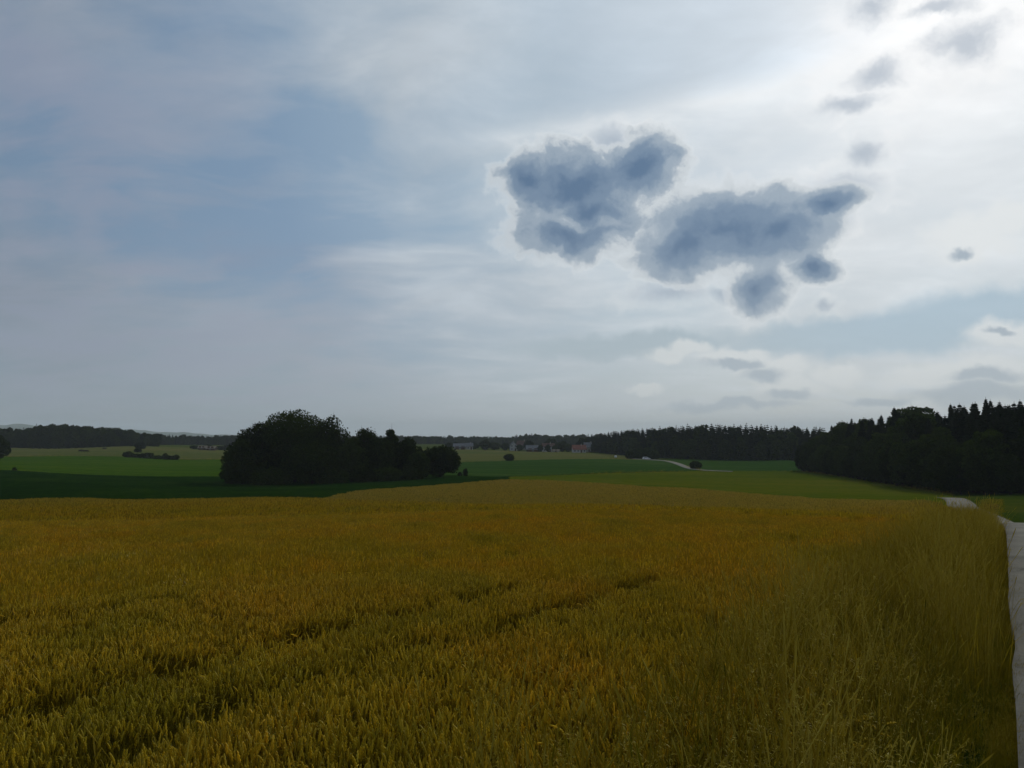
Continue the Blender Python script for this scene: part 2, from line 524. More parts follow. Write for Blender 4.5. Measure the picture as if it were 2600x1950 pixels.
# the ground: one sheet out to the horizon
def ground_sheet():
    fr = np.linspace(-44, 44, 221)
    bk = np.linspace(44, 316, 60)[1:-1]
    A = np.radians(np.concatenate([fr, bk]))
    r = np.concatenate([[0.35], 0.35 * np.power(11000 / 0.35, np.linspace(0, 1, 190)[1:])])
    AA, RR = np.meshgrid(A, r)
    X, Y = RR * np.sin(AA), RR * np.cos(AA)
    Z = ground_z(X, Y)
    L = X * RN[0] + Y * RN[1]
    Z = Z - 0.06 * np.exp(-((L + 1.5) / 2.2) ** 4) * (RR < 60)
    na, nr = len(A), len(r)
    V = np.stack([X, Y, Z], -1).reshape(-1, 3)
    i, j = np.meshgrid(np.arange(nr - 1), np.arange(na), indexing='ij')
    j2 = (j + 1) % na
    Fc = np.stack([i * na + j, i * na + j2, (i + 1) * na + j2, (i + 1) * na + j], -1).reshape(-1, 4)[:, ::-1]
    V = np.concatenate([V, [[0, 0, gz(0, 0) - 0.06]]])
    me = mesh('ground', V, Fc, M_grass, True)
    o = obj('ground', me)
    return tag(o, kind='structure')
ground_sheet()

def curve_fn(pts):
    pts = sorted(pts)
    xs = [p[0] for p in pts]
    ys = [p[1] for p in pts]
    return lambda x: np.interp(x, xs, ys)

def field(name, near, far, x0, x1, off, mat, nx=160, nr=40, jag=0.0, seed=1):
    """a sheet of crop between two distances, off metres above the soil, with edges down to it"""
    r_ = np.random.default_rng(seed)
    px = np.linspace(x0, x1, nx)
    dn = curve_fn(near)(px) if not np.isscalar(near) else np.full(nx, near)
    df = curve_fn(far)(px) + r_.normal(0, jag, nx) if not np.isscalar(far) else np.full(nx, far)
    t = np.linspace(0, 1, nr)
    Dm = dn[None, :] * np.power(df / dn, t[:, None])
    U = ((px - 1300.0) / F / (math.cos(PITCH) + 135 / F * math.sin(PITCH)))[None, :]
    X = U * Dm
    Zg = ground_z(X, Dm)
    Z = Zg + off
    grid = lambda ZZ: np.stack([X, Dm, ZZ], -1)
    G = grid(Z)
    G = np.concatenate([grid(Zg - 0.3)[:1], G, grid(Zg - 0.3)[-1:]], 0)
    low = G[:, :1].copy(); low[:, :, 2] -= off + 0.3
    low2 = G[:, -1:].copy(); low2[:, :, 2] -= off + 0.3
    G = np.concatenate([low, G, low2], 1)
    a, b = G.shape[:2]
    i, j = np.meshgrid(np.arange(a - 1), np.arange(b - 1), indexing='ij')
    Fc = np.stack([i * b + j, i * b + j + 1, (i + 1) * b + j + 1, (i + 1) * b + j], -1).reshape(-1, 4)
    o = obj(name, mesh(name, G.reshape(-1, 3), Fc, mat, True))
    return tag(o, kind='structure')

crop = lambda a, b, c, s1=0.02, s2=0.5, st=(1, 1, 1): patchy([a, b, c], s1, s2, st)
M_dark = principled('dark_leaf_crop', crop((0.005, 0.020, 0.002), (0.009, 0.031, 0.003), (0.020, 0.044, 0.004), 0.06, 0.8), 0.9, (rough(2.2), 1.0, 0.6))
def tramlined(colf, pitch, ang_, depth):
    """pairs of wheel marks every few metres through a crop"""
    def f(g, pos):
        c = colf(g, pos)
        u = g.m('ADD', g.vm('DOT_PRODUCT', pos, (math.cos(ang_), math.sin(ang_), 0.0)), g.m('MULTIPLY', g.noise(pos, 0.01, 2, 0.5), 9.0))
        t = g.m('ABSOLUTE', g.m('SUBTRACT', g.m('MODULO', g.m('ADD', u, 4000.0), pitch), pitch / 2))
        k = g.rng(g.m('ABSOLUTE', g.m('SUBTRACT', t, 0.9)), 0.28, 0.5, 1.0 - depth, 1.0)
        return g.vm('SCALE', c, s=k)
    return f
M_bright = principled('bright_meadow', tramlined(crop((0.026, 0.062, 0.003), (0.036, 0.078, 0.004), (0.052, 0.086, 0.006), 0.025, 0.3, (0.4, 1.5, 1)), 18.0, 1.35, 0.35), 0.95, (rough(2.0), 0.8, 0.3))
M_olive = principled('mown_meadow', crop((0.048, 0.070, 0.003), (0.066, 0.084, 0.004), (0.094, 0.094, 0.007), 0.03, 0.35, (0.4, 1.6, 1)), 0.95, (rough(2.0), 0.8, 0.3))
M_blue = principled('young_crop', tramlined(crop((0.020, 0.052, 0.008), (0.027, 0.063, 0.010), (0.042, 0.072, 0.014), 0.025, 0.3, (0.4, 1.5, 1)), 18.0, 1.0, 0.4), 0.95, (rough(2.0), 0.8, 0.3))
M_tan = principled('dry_meadow', crop((0.060, 0.080, 0.018), (0.082, 0.090, 0.024), (0.105, 0.096, 0.034), 0.010, 0.2, (0.6, 1.5, 1)), 0.95, (rough(2.0), 0.8, 0.3))

wf = [(p, d) for p, d, y in wheat_far]
wf_out = [(p, d + 1.2) for p, d, y in wheat_far]
field('dark_crop_field', wf_out, [(-500, 214), (0, 220), (570, 220), (800, 222), (1100, 226), (1250, 226)], -500, 1290, 0.35, M_dark, 240, 50, 0.3, 2)
field('green_pasture', [(-500, 214.5), (0, 220.5), (570, 220.5), (800, 222.5)], [(-500, 400), (100, 400), (320, 402), (450, 390), (800, 392)], -500, 800, 0.12, M_bright, 160, 40, 2.0, 3)
field('dry_pasture', [(-500, 400.5), (100, 400.5), (320, 402.5), (450, 390.5), (800, 392.5)], [(-500, 640), (600, 640), (800, 620)], -500, 800, 0.10, M_tan, 120, 30, 0, 4)
field('mown_meadow', wf_out, [(p, d) for p, d, y in bright_far], 1292, 2412, 0.12, M_olive, 220, 50, 0.5, 5)
field('young_crop_field', [(900, 226.5), (1100, 226.5), (1250, 230.5)] + [(p, d + 0.5) for p, d, y in bright_far if p > 1290 and p < 1800], [(900, 375), (1170, 380), (1300, 392), (1440, 405), (1560, 415), (1640, 422), (1692, 415), (1735, 350), (1780, 304)], 900, 1778, 0.20, M_blue, 160, 40, 1.0, 6)
field('village_meadow', [(900, 375.5), (1170, 380.5), (1300, 392.5), (1440, 405.5), (1560, 415.5), (1640, 422.5)], [(900, 640), (1150, 650), (1300, 640), (1500, 610), (1600, 520), (1650, 470)], 900, 1650, 0.10, M_tan, 120, 30, 1.0, 7)
field('back_meadow', [(1690, 416), (1735, 353), (1780, 303.5), (1900, 312.5), (2060, 322)], [(1690, 455), (1800, 445), (1950, 435), (2060, 425)], 1692, 2060, 0.10, M_blue, 90, 30, 0.5, 8)

# rank grass along the borders between the fields
BORDERS = [[(-500, 214.3), (0, 220.3), (570, 220.3), (800, 222.3)], [(-500, 400), (100, 400), (320, 402), (450, 390), (800, 392)], [(p, d) for p, d, y in bright_far],
           [(1170, 380), (1300, 392), (1440, 405), (1560, 415), (1640, 422)], [(1692, 415), (1735, 351), (1780, 303.8)]]
# the wheat: a thatch of stalks and leaves below the ears, laid from where single stalks can no longer be told apart
def wheat_colour(g, pos, tint=None):
    v = g.vm('MULTIPLY', pos, (1.0, 0.62, 0.0))
    a = g.noise(v, 0.42, 4, 0.55)
    b = g.noise(pos, 0.06, 4, 0.6)
    x = g.m('ADD', g.m('MULTIPLY', a, 0.75), g.m('MULTIPLY', b, 0.30))
    c = g.ramp(x, [(0.38, (0.32, 0.265, 0.016)), (0.49, (0.43, 0.330, 0.020)), (0.62, (0.47, 0.315, 0.018))])
    far_ = g.node('ShaderNodeSeparateXYZ', {0: pos}).outputs[1]      # the hollow beyond the rise ripens later and paler
    c = g.mix(g.rng(far_, 45.0, 95.0, 0.0, 0.65), c, (0.385, 0.330, 0.075))
    if tint is not None:
        k = g.m('MAXIMUM', g.m('ADD', 0.55, g.m('MULTIPLY', tint, 0.9)), 0.15)
        c = g.vm('SCALE', c, s=k)
    return c
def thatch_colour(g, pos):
    return g.vm('SCALE', wheat_colour(g, pos), s=g.rng(g.noise(pos, 5.0, 4, 0.7), 0.3, 0.7, 0.30, 0.65))  # crop colour darkened: shade among the stalks painted into the sheet
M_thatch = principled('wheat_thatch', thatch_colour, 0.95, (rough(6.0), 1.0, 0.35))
M_wheat = leafy('wheat', wheat_colour, 0.38, (1.15, 1.0, 0.6), 0.012)

HALF = 1.55
lane = [RD * r + RN * (-HALF - 0.02) for r in np.arange(-25, 40, 3.0)]
q = at(2438, 1293, 90); lane += [np.array([31.0, 48.5]), np.array([42.0, 68.0]), q[:2] + [0.3, 0]]
for px, py, d in [(2432, 1276, 115), (2418, 1266, 132), (2385, 1262, 148), (2300, 1250, 172), (2200, 1234, 205), (2090, 1214, 255), (1960, 1199, 292), (1860, 1197, 302)]:
    lane.append(at(px, py, d)[:2])
lanepts = np.array([p[:2] for p in lane])
def lane_dist(P):
    out = np.full(len(P), 1e9)
    for a, b in zip(lanepts[:-1], lanepts[1:]):
        ab = b - a
        t = np.clip(((P - a) @ ab) / (ab @ ab), 0, 1)
        out = np.minimum(out, np.linalg.norm(P - (a + t[:, None] * ab), axis=1))
    return out
TRACKS = (4.5, 6.0, 9.6, 11.1, 21.4, 23.1, 33.4, 35.1)
def lat(x, y):
    return x * RN[0] + y * RN[1]
def in_track(L):
    m = np.zeros(np.shape(L), bool)
    for t in TRACKS:
        m |= np.abs(L - t) < 0.26
    return m

def wheat_thatch():
    px = np.linspace(-700, 2560, 420)
    df = curve_fn(wf)(px)
    U = (px - 1300.0) / F / (math.cos(PITCH) + 135 / F * math.sin(PITCH))
    t = np.linspace(0, 1, 150)
    Dm = 9.0 * np.power(df[None] / 9.0, t[:, None])
    X = U[None] * Dm
    L = lat(X, Dm)
    Zg = ground_z(X, Dm)
    Z = Zg + 0.36 + 0.05 * np.random.default_rng(3).normal(0, 1, Zg.shape)
    Z = np.where((L < 1.4) | (lane_dist(np.stack([X.ravel(), Dm.ravel()], -1)).reshape(X.shape) < HALF + 1.2), Zg - 0.4, Z)
    G = np.stack([X, Dm, Z], -1)
    e0, e1 = G[:1].copy(), G[-1:].copy()
    e0[..., 2] = Zg[0] - 0.3
    e1[..., 2] = Zg[-1] - 0.3
    G = np.concatenate([e0, G, e1], 0)
    a, b = G.shape[:2]
    i, j = np.meshgrid(np.arange(a - 1), np.arange(b - 1), indexing='ij')
    Fc = np.stack([i * b + j, i * b + j + 1, (i + 1) * b + j + 1, (i + 1) * b + j], -1).reshape(-1, 4)
    return tag(obj('wheat_field', mesh('wheat_field', G.reshape(-1, 3), Fc, M_thatch, True)), kind='structure')
wheat_thatch()

# ------------------------------------------------------------------ the lane
M_lane = principled('lane_concrete', lambda g, pos: g.mix(
    g.m('MULTIPLY', g.rng(g.node('ShaderNodeTexVoronoi', {'Vector': g.vm('ADD', pos, g.vm('SCALE', g.noise(pos, 2.0, 4, 0.6, out='Color'), s=0.5)), 'Scale': 0.28}, feature='DISTANCE_TO_EDGE').outputs[0], 0.012, 0.004),
        g.rng(g.noise(pos, 0.35, 2, 0.5), 0.60, 0.66, 0.0, 0.35)),
    g.ramp(g.m('ADD', g.m('MULTIPLY', g.noise(pos, 0.8, 5, 0.6), 0.6), g.m('MULTIPLY', g.noise(pos, 24.0, 4, 0.7), 0.4)), [(0.36, (0.165, 0.155, 0.125)), (0.5, (0.225, 0.212, 0.175)), (0.64, (0.275, 0.26, 0.215))]),
    (0.04, 0.035, 0.028)), 0.85, (rough(30.0), 0.5, 0.02))

def strip(name, pts, half, off, mat, seg=2.0, cross=6, edge=0.04, rise=0.0):
    """a lane along a line of ground points"""
    P = np.array([p[:2] for p in pts], float)
    s = np.concatenate([[0], np.cumsum(np.linalg.norm(np.diff(P, axis=0), axis=1))])
    n = int(s[-1] / seg) + 2
    t = np.linspace(0, s[-1], n)
    Q = np.stack([np.interp(t, s, P[:, 0]), np.interp(t, s, P[:, 1])], -1)
    k = np.array([1, 2, 3, 2, 1], float); k /= k.sum()
    for _ in range(4):
        Qp = np.pad(Q, ((2, 2), (0, 0)), mode='edge')
        S = sum(k[i] * Qp[i:i + n] for i in range(5))
        S[0], S[-1] = Q[0], Q[-1]
        Q = S
    T = np.gradient(Q, axis=0)
    T /= np.linalg.norm(T, axis=1)[:, None]
    Nn = np.stack([-T[:, 1], T[:, 0]], -1)
    w_ = np.linspace(-half, half, cross)
    r_ = np.random.default_rng(5)
    rows = []
    for i, ww in enumerate(w_):
        e = r_.normal(0, edge, n) if i in (0, cross - 1) else 0.0
        q = Q + Nn * (ww + e)[:, None] if not np.isscalar(e) else Q + Nn * ww
        z = ground_z(Q[:, 0], Q[:, 1]) + off + rise * np.clip((Q[:, 1] - 60) / 30, 0, 1) * np.clip((142 - Q[:, 1]) / 14, 0, 1) + 0.03 * (1 - (ww / half) ** 2)
        rows.append(np.concatenate([q, z[:, None]], 1))
    rows = [rows[0] - [0, 0, off + 0.35]] + rows + [rows[-1] - [0, 0, off + 0.35]]
    G = np.stack(rows, 0)
    a, b = G.shape[:2]
    i, j = np.meshgrid(np.arange(a - 1), np.arange(b - 1), indexing='ij')
    Fc = np.stack([i * b + j, i * b + j + 1, (i + 1) * b + j + 1, (i + 1) * b + j], -1).reshape(-1, 4)[:, ::-1]
    return tag(obj(name, mesh(name, G.reshape(-1, 3), Fc, mat, True)), kind='structure')

strip('lane', lane, HALF, 0.05, M_lane, 0.8, 6, 0.012, 0.22)
track = [at(px, 1180, d)[:2] for px, d in [(1860, 303), (1800, 304), (1768, 309), (1745, 330), (1728, 360), (1712, 388), (1698, 410), (1680, 424), (1650, 432), (1610, 440)]]
strip('farm_track', track, 1.7, 0.30, M_lane, 3.0)

# ------------------------------------------------------------------ crops and grasses as stuff
PROTO = bpy.data.collections.new('plant_patches')               # never linked to the scene

def bend_path(h, lean, nod, phi, n=7, curve=2.6):
    """a stalk of height h: leans, then nods over towards phi"""
    t = np.linspace(0, 1, n)
    th = lean + nod * np.power(t, curve)
    ds = h / (n - 1)
    rr = np.concatenate([[0], np.cumsum(np.sin(th[1:]) * ds)])
    zz = np.concatenate([[0], np.cumsum(np.cos(th[1:]) * ds)])
    return np.stack([rr * math.cos(phi), rr * math.sin(phi), zz], -1), th[-1]

def wheat_stalk(mb, x, y, r_, fine=True, nodders=0.11):
    h = 0.66 + r_.normal(0, 0.05)
    phi = r_.uniform(0, 2 * math.pi)
    nod = abs(r_.normal(0.10, 0.16)) if r_.random() > nodders else r_.uniform(0.9, 2.2)
    pth, th = bend_path(h, abs(r_.normal(0, 0.05)), nod, phi)
    pth = pth + [x, y, 0]
    tn = float(np.clip(r_.normal(0.40, 0.20), 0, 1))
    wd = 0.0021
    side = np.array([-math.sin(phi), math.cos(phi), 0])
    if fine:
        mb.tube(pth, [wd * 1.1] * 4 + [wd * 0.9] * 3, 3, tn * 0.6 - 0.1, cap=False)  # stem tint lowered to paint the shaded gaps below the ears
    else:
        mb.ribbon(pth[::2], [0.003] * 4, side, tn * 0.8)
    # the ear
    n = 8 if fine else 4
    el_ = r_.uniform(0.062, 0.09)
    th2 = th + np.linspace(0.0, 0.12 + nod * 0.35, n)
    s = el_ / (n - 1)
    dr, dz_ = np.sin(th2) * s, np.cos(th2) * s
    e = np.stack([np.concatenate([[0], np.cumsum(dr[1:])]) * math.cos(phi), np.concatenate([[0], np.cumsum(dr[1:])]) * math.sin(phi), np.concatenate([[0], np.cumsum(dz_[1:])])], -1) + pth[-1]
    t = np.linspace(0, 1, n)
    rad = 0.0068 * np.power(np.sin(np.pi * (0.10 + 0.86 * t)), 0.55)
    te = float(np.clip(tn + 0.26 + r_.normal(0, 0.16) + (0.75 if nod > 0.9 else 0) + (0.5 if r_.random() < 0.05 else 0), 0, 1.45))  # nodding ears and a few others get a painted highlight through paler tint
    if fine:
        zig = np.where(np.arange(n) % 2 == 0, 1.12, 0.82)
        e2 = e + side[None] * (0.0018 * np.where(np.arange(n) % 2 == 0, 1, -1))[:, None]
        mb.tube(e2, rad * zig, 4, te)
        d_ = e[-1] - e[-2]; d_ /= np.linalg.norm(d_)
        for k in range(4):                                       # short beards
            b0 = e[2 + k]
            o_ = side * r_.uniform(-0.6, 0.6) + r_.normal(0, 0.25, 3)
            tip = b0 + (d_ + 0.5 * o_) * r_.uniform(0.03, 0.055)
            mb.add([b0 - side * 0.0007, b0 + side * 0.0007, tip], [(0, 1, 2)], te)
    else:
        mb.tube(e, rad * 1.15, 3, te, cap=False)
    # leaves
    for k in range(2 if fine else 1):
        if r_.random() < (0.5 if k == 0 else 0.22):
            i = 3 if k == 0 else 2
            ph = r_.uniform(0, 2 * math.pi)
            lf, _ = bend_path(r_.uniform(0.12, 0.24), 0.35, r_.uniform(0.8, 2.2), ph, 4, 1.3)
            mb.ribbon(lf + pth[i], [0.003, 0.0042, 0.003, 0.0005], [-math.sin(ph), math.cos(ph), 0], float(np.clip(r_.normal(0.2, 0.2), -0.1, 1)))  # leaves tinted down too, as part of the painted gap shade

def wheat_patch(name, size, n, seed, fine, nodders=0.11):
    r_ = np.random.default_rng(seed)
    mb = MB()
    for _ in range(n):
        wheat_stalk(mb, r_.uniform(-size / 2, size / 2), r_.uniform(-size / 2, size / 2), r_, fine, nodders)
    o = bpy.data.objects.new(name, mb.mesh(name, M_wheat, fine))
    return o

def far_patch(name, size, n, seed):
    """tufts of ears for the distance"""
    r_ = np.random.default_rng(seed)
    x, y = r_.uniform(-size / 2, size / 2, (2, n))
    h = 0.68 + r_.normal(0, 0.055, n)
    a = r_.uniform(0, 2 * math.pi, n)
    wd = r_.uniform(0.010, 0.022, n)
    lx, ly = r_.normal(0, 0.07, (2, n))
    z0 = 0.10
    c, s = np.cos(a) * wd, np.sin(a) * wd
    V = np.stack([np.stack([x - c * .5, y - s * .5, np.full(n, z0)], -1), np.stack([x + c * .5, y + s * .5, np.full(n, z0)], -1),
                  np.stack([x + lx + c, y + ly + s, h - 0.05], -1), np.stack([x + lx * 1.3, y + ly * 1.3, h + 0.04], -1), np.stack([x + lx - c, y + ly - s, h - 0.05], -1)], 1).reshape(-1, 3)
    i = np.arange(n) * 5
    me = bpy.data.meshes.new(name)
    fc = [(k, k + 1, k + 2, k + 3, k + 4) for k in i.tolist()]
    tn = np.repeat(np.clip(r_.normal(0.06, 0.22, n), -0.35, 0.9), 5)  # low tint stands in for the self-shadowing these sparse tufts lack
    return bpy.data.objects.new(name, mesh(name, V, fc, M_wheat, False, tn))

def scatter(name, protos, pts, rot, scl, idx, label=None, cat=None, group=None):
    """one object of stuff: patches set out on points"""
    coll = bpy.data.collections.new(name + '_patches')
    for p in protos:
        coll.objects.link(p)
    me = bpy.data.meshes.new(name)
    me.vertices.add(len(pts))
    me.vertices.foreach_set('co', np.asarray(pts, np.float32).ravel())
    a = me.attributes.new('rot', 'FLOAT_VECTOR', 'POINT'); a.data.foreach_set('vector', np.asarray(rot, np.float32).ravel())
    a = me.attributes.new('scl', 'FLOAT_VECTOR', 'POINT'); a.data.foreach_set('vector', np.asarray(scl, np.float32).ravel())
    a = me.attributes.new('idx', 'INT', 'POINT'); a.data.foreach_set('value', np.asarray(idx, np.int32))
    o = obj(name, me)
    ng = bpy.data.node_groups.new(name, 'GeometryNodeTree')
    ng.interface.new_socket('Geometry', in_out='INPUT', socket_type='NodeSocketGeometry')
    ng.interface.new_socket('Geometry', in_out='OUTPUT', socket_type='NodeSocketGeometry')
    N, Lk = ng.nodes, ng.links
    gi, go = N.new('NodeGroupInput'), N.new('NodeGroupOutput')
    m2p = N.new('GeometryNodeMeshToPoints')
    ci = N.new('GeometryNodeCollectionInfo')
    ci.inputs['Collection'].default_value = coll
    ci.inputs['Separate Children'].default_value = True
    ci.inputs['Reset Children'].default_value = True
    iop = N.new('GeometryNodeInstanceOnPoints')
    iop.inputs['Pick Instance'].default_value = True
    def attr(nm, typ):
        n = N.new('GeometryNodeInputNamedAttribute'); n.data_type = typ
        n.inputs['Name'].default_value = nm
        return [s for s in n.outputs if s.enabled and s.name == 'Attribute'][0]
    Lk.new(gi.outputs[0], m2p.inputs['Mesh'])
    Lk.new(m2p.outputs[0], iop.inputs['Points'])
    Lk.new(ci.outputs[0], iop.inputs['Instance'])
    Lk.new(attr('idx', 'INT'), iop.inputs['Instance Index'])
    e2r = N.new('FunctionNodeEulerToRotation')
    Lk.new(attr('rot', 'FLOAT_VECTOR'), e2r.inputs[0])
    Lk.new(e2r.outputs[0], iop.inputs['Rotation'])
    Lk.new(attr('scl', 'FLOAT_VECTOR'), iop.inputs['Scale'])
    Lk.new(iop.outputs[0], go.inputs[0])
    md = o.modifiers.new('plants', 'NODES')
    md.node_group = ng
    return tag(o, label, cat, group, 'stuff')

def grid_points(step, d0, d1, half_u, r_, jit=0.5, dens=None):
    ys = np.arange(d0 * 0.6, d1, step)
    out = []
    for y in ys:
        xm = y * half_u + 1.5
        xs = np.arange(-xm, xm, step)
        p = np.stack([xs, np.full(len(xs), y)], -1)
        out.append(p + r_.uniform(-jit, jit, p.shape) * step)
    P = np.concatenate(out)
    d = np.hypot(P[:, 0], P[:, 1])
    return P[(d >= d0) & (d < d1)]

wfar = curve_fn(wf)
def inside_wheat(P, margin=0.0):
    px = 1300 + F * P[:, 0] / np.maximum(P[:, 1], 0.1)
    L = lat(P[:, 0], P[:, 1])
    edge = 1.22 + 0.22 * np.sin(P[:, 1] * 0.9) + 0.15 * np.sin(P[:, 0] * 2.3)
    return (L > edge) & (lane_dist(P) > HALF + 1.0) & (P[:, 1] < wfar(np.clip(px, -500, 2410)) - margin) & (px < 2560)

def flatten(P, base, r_):
    """where wind and rain have pressed the crop a little"""
    v = np.sin(P[:, 0] * 0.55 + 1.3 * np.sin(P[:, 1] * 0.31)) * np.sin(P[:, 1] * 0.47 + 0.8 * np.sin(P[:, 0] * 0.4))
    return base * (1.0 + 0.06 * v + r_.normal(0, 0.03, len(P)))

def place(name, protos, P, r_, base=1.0, tilt=0.06, zoff=0.0, **kw):
    n = len(P)
    z = ground_z(P[:, 0], P[:, 1]) + zoff
    L = lat(P[:, 0], P[:, 1])
    s = flatten(P, base, r_)
    sz = np.where(in_track(L), s * 0.72, s)
    rot = np.stack([r_.normal(0, tilt, n), r_.normal(0, tilt, n), r_.uniform(0, 2 * math.pi, n)], -1)
    scatter(name, protos, np.concatenate([P, z[:, None]], 1), rot, np.stack([s, s, sz], -1), r_.integers(0, len(protos), n), **kw)

r1 = np.random.default_rng(11)
P = grid_points(0.31, 1.2, 13.0, 0.80, r1)
P = P[inside_wheat(P) & (~in_track(lat(P[:, 0], P[:, 1])) | (r1.random(len(P)) < 0.75))]
place('near_wheat', [wheat_patch('near_wheat_patch%d' % i, 0.46, 125, 20 + i, True, 0.45 if i == 6 else 0.10) for i in range(7)], P, r1, 0.86, 0.05)
P = grid_points(0.43, 13.0, 42.0, 0.78, r1)
P = P[inside_wheat(P) & ~in_track(lat(P[:, 0], P[:, 1]))]
place('middle_wheat', [wheat_patch('middle_wheat_patch%d' % i, 0.58, 88, 40 + i, False) for i in range(5)], P, r1, 0.88, 0.04)
P = grid_points(1.15, 42.0, 230.0, 0.74, r1)
P = P[inside_wheat(P, 0.5) & ~in_track(lat(P[:, 0], P[:, 1]))]
place('far_wheat', [far_patch('far_wheat_patch%d' % i, 1.3, 210, 60 + i) for i in range(4)], P, r1, 0.93, 0.01)

# verge grasses
def grass_colour(g, pos, tint):
    a = g.noise(g.vm('MULTIPLY', pos, (1, 1, 0)), 0.9, 3, 0.5)
    c = g.ramp(g.m('ADD', g.m('MULTIPLY', a, 0.5), g.m('MULTIPLY', tint, 0.5)), [(0.25, (0.095, 0.115, 0.004)), (0.42, (0.20, 0.185, 0.006)), (0.58, (0.31, 0.235, 0.010)), (0.75, (0.46, 0.375, 0.05))])
    return c
M_verge = leafy('verge_grass', grass_colour, 0.40, (1.1, 1.0, 0.6), 0.008)

def grass_patch(name, size, nb, ns, seed, hmax=0.95, dry=0.0):
    r_ = np.random.default_rng(seed)
    mb = MB()
    for _ in range(nb):                                          # blades
        x, y = r_.uniform(-size / 2, size / 2, 2)
        ph = r_.uniform(0, 2 * math.pi)
        p, _ = bend_path(r_.uniform(0.25, 0.62) * hmax, r_.uniform(0.02, 0.18), r_.uniform(0.2, 1.3), ph, 5, 1.8)
        mb.ribbon(p + [x, y, 0], [0.0028, 0.0034, 0.003, 0.002, 0.0003], [-math.sin(ph), math.cos(ph), 0], float(np.clip(r_.normal(0.28 + dry, 0.17), 0, 1)))
    for _ in range(ns):                                          # flowering stems
        x, y = r_.uniform(-size / 2, size / 2, 2)
        ph = r_.uniform(0, 2 * math.pi)
        p, th = bend_path(r_.uniform(0.66, 1.0) * hmax, r_.uniform(0.0, 0.12), r_.uniform(0.1, 0.75), ph, 7, 3.0)
        p = p + [x, y, 0]
        tn = float(np.clip(r_.normal(0.58 + dry, 0.16), 0, 1))
        mb.tube(p, 0.0013 if hmax < 1.2 else 0.0019, 3, tn, cap=False)
        kind = r_.random()
        side = np.array([-math.sin(ph), math.cos(ph), 0])
        if kind < 0.45:                                          # slim spike
            n = 6
            e = p[-1] + (p[-1] - p[-2]) / np.linalg.norm(p[-1] - p[-2]) * np.linspace(0, r_.uniform(0.06, 0.13), n)[:, None]
            mb.tube(e, 0.0042 * np.sin(np.pi * np.linspace(0.12, 0.97, n)), 3, min(1, tn + 0.12))
        else:                                                    # loose panicle
            for k in range(11):
                f = r_.uniform(0.0, 1.0)
                b0 = p[-2] * (1 - f) + p[-1] * f
                dirv = np.array([r_.normal(0, 1), r_.normal(0, 1), 0.6]); dirv /= np.linalg.norm(dirv)
                tip = b0 + dirv * r_.uniform(0.02, 0.055) * (1.3 - f)
                s2 = np.cross(dirv, [0, 0, 1.0]); s2 /= np.linalg.norm(s2) + 1e-6
                m_ = (b0 + tip) / 2
                mb.add([b0, m_ + s2 * 0.0026, tip - [0, 0, 0.012], m_ - s2 * 0.0026], [(0, 1, 2, 3)], min(1, tn + 0.15))
    return bpy.data.objects.new(name, mb.mesh(name, M_verge))

g_green = [grass_patch('verge_patch%d' % i, 0.42, 90, 26, 80 + i, 0.92) for i in range(5)]
g_dry = [grass_patch('verge_patch%d' % (5 + i), 0.42, 60, 36, 90 + i, 1.0, 0.2) for i in range(2)]
r2 = np.random.default_rng(12)
pts = []
for t in np.arange(-1.5, 40, 0.22):
    for L in np.arange(0.16, 1.65, 0.2):
        pts.append(RD * t + RN * L)
P = np.array(pts) + r2.uniform(-0.09, 0.09, (len(pts), 2))
P = P[(np.hypot(P[:, 0], P[:, 1]) > 1.3) & (P[:, 1] > 0.3)]
L = lat(P[:, 0], P[:, 1])
n = len(P)
z = ground_z(P[:, 0], P[:, 1])
hgt = np.interp(L, [0, 0.3, 0.6, 1.0, 2.4], [0.16, 0.36, 0.78, 1.0, 0.95]) * (1 + r2.normal(0, 0.08, n))
dryness = np.sin(P[:, 0] * 1.1) * np.sin(P[:, 1] * 0.45 + 1.0)
idx = np.where((dryness > 0.55) | (r2.random(n) < 0.12), r2.integers(5, 7, n), r2.integers(0, 5, n))
tuft = RD * 12.0 + RN * 0.75
pale = ((P - tuft) ** 2).sum(1) < 0.8 ** 2
idx = np.where(pale, r2.integers(5, 7, n), idx)
hgt = np.where(pale, hgt * 1.15, hgt)
scatter('verge_grass', g_green + g_dry, np.concatenate([P, z[:, None]], 1), np.stack([r2.normal(0, .07, n), r2.normal(0, .07, n), r2.uniform(0, 6.28, n)], -1), np.stack([np.clip(hgt * 1.1, .25, 1), np.clip(hgt * 1.1, .25, 1), hgt], -1), idx)
tall = [grass_patch('tall_grass_patch%d' % i, 0.4, 5, 20, 130 + i, 1.32, 0.42) for i in range(4)]
pts = np.array([RD * t + RN * L for t in np.arange(1.5, 34, 0.34) for L in np.arange(0.35, 2.1, 0.3)])
P = pts + r2.uniform(-0.15, 0.15, pts.shape)
P = P[(np.hypot(P[:, 0], P[:, 1]) > 1.8) & (r2.random(len(P)) < 0.05 + 0.75 * (np.sin(P[:, 0] * 2.6 + P[:, 1] * 0.7) * np.sin(P[:, 1] * 1.9 - P[:, 0]) > 0.05))]
n = len(P)
s = r2.uniform(0.66, 1.12, n)
scatter('tall_grass', tall, np.concatenate([P, ground_z(P[:, 0], P[:, 1])[:, None]], 1), np.stack([r2.normal(0, .06, n), r2.normal(0, .06, n), r2.uniform(0, 6.28, n)], -1), np.stack([s, s, s], -1), r2.integers(0, 4, n))
edge_pts = np.array([RD * t + RN * L for t in np.arange(1.5, 30, 0.10) for L in (0.0, 0.09)]) + r2.uniform(-0.05, 0.05, (570, 2))
n = len(edge_pts)
s = r2.uniform(0.14, 0.30, n)
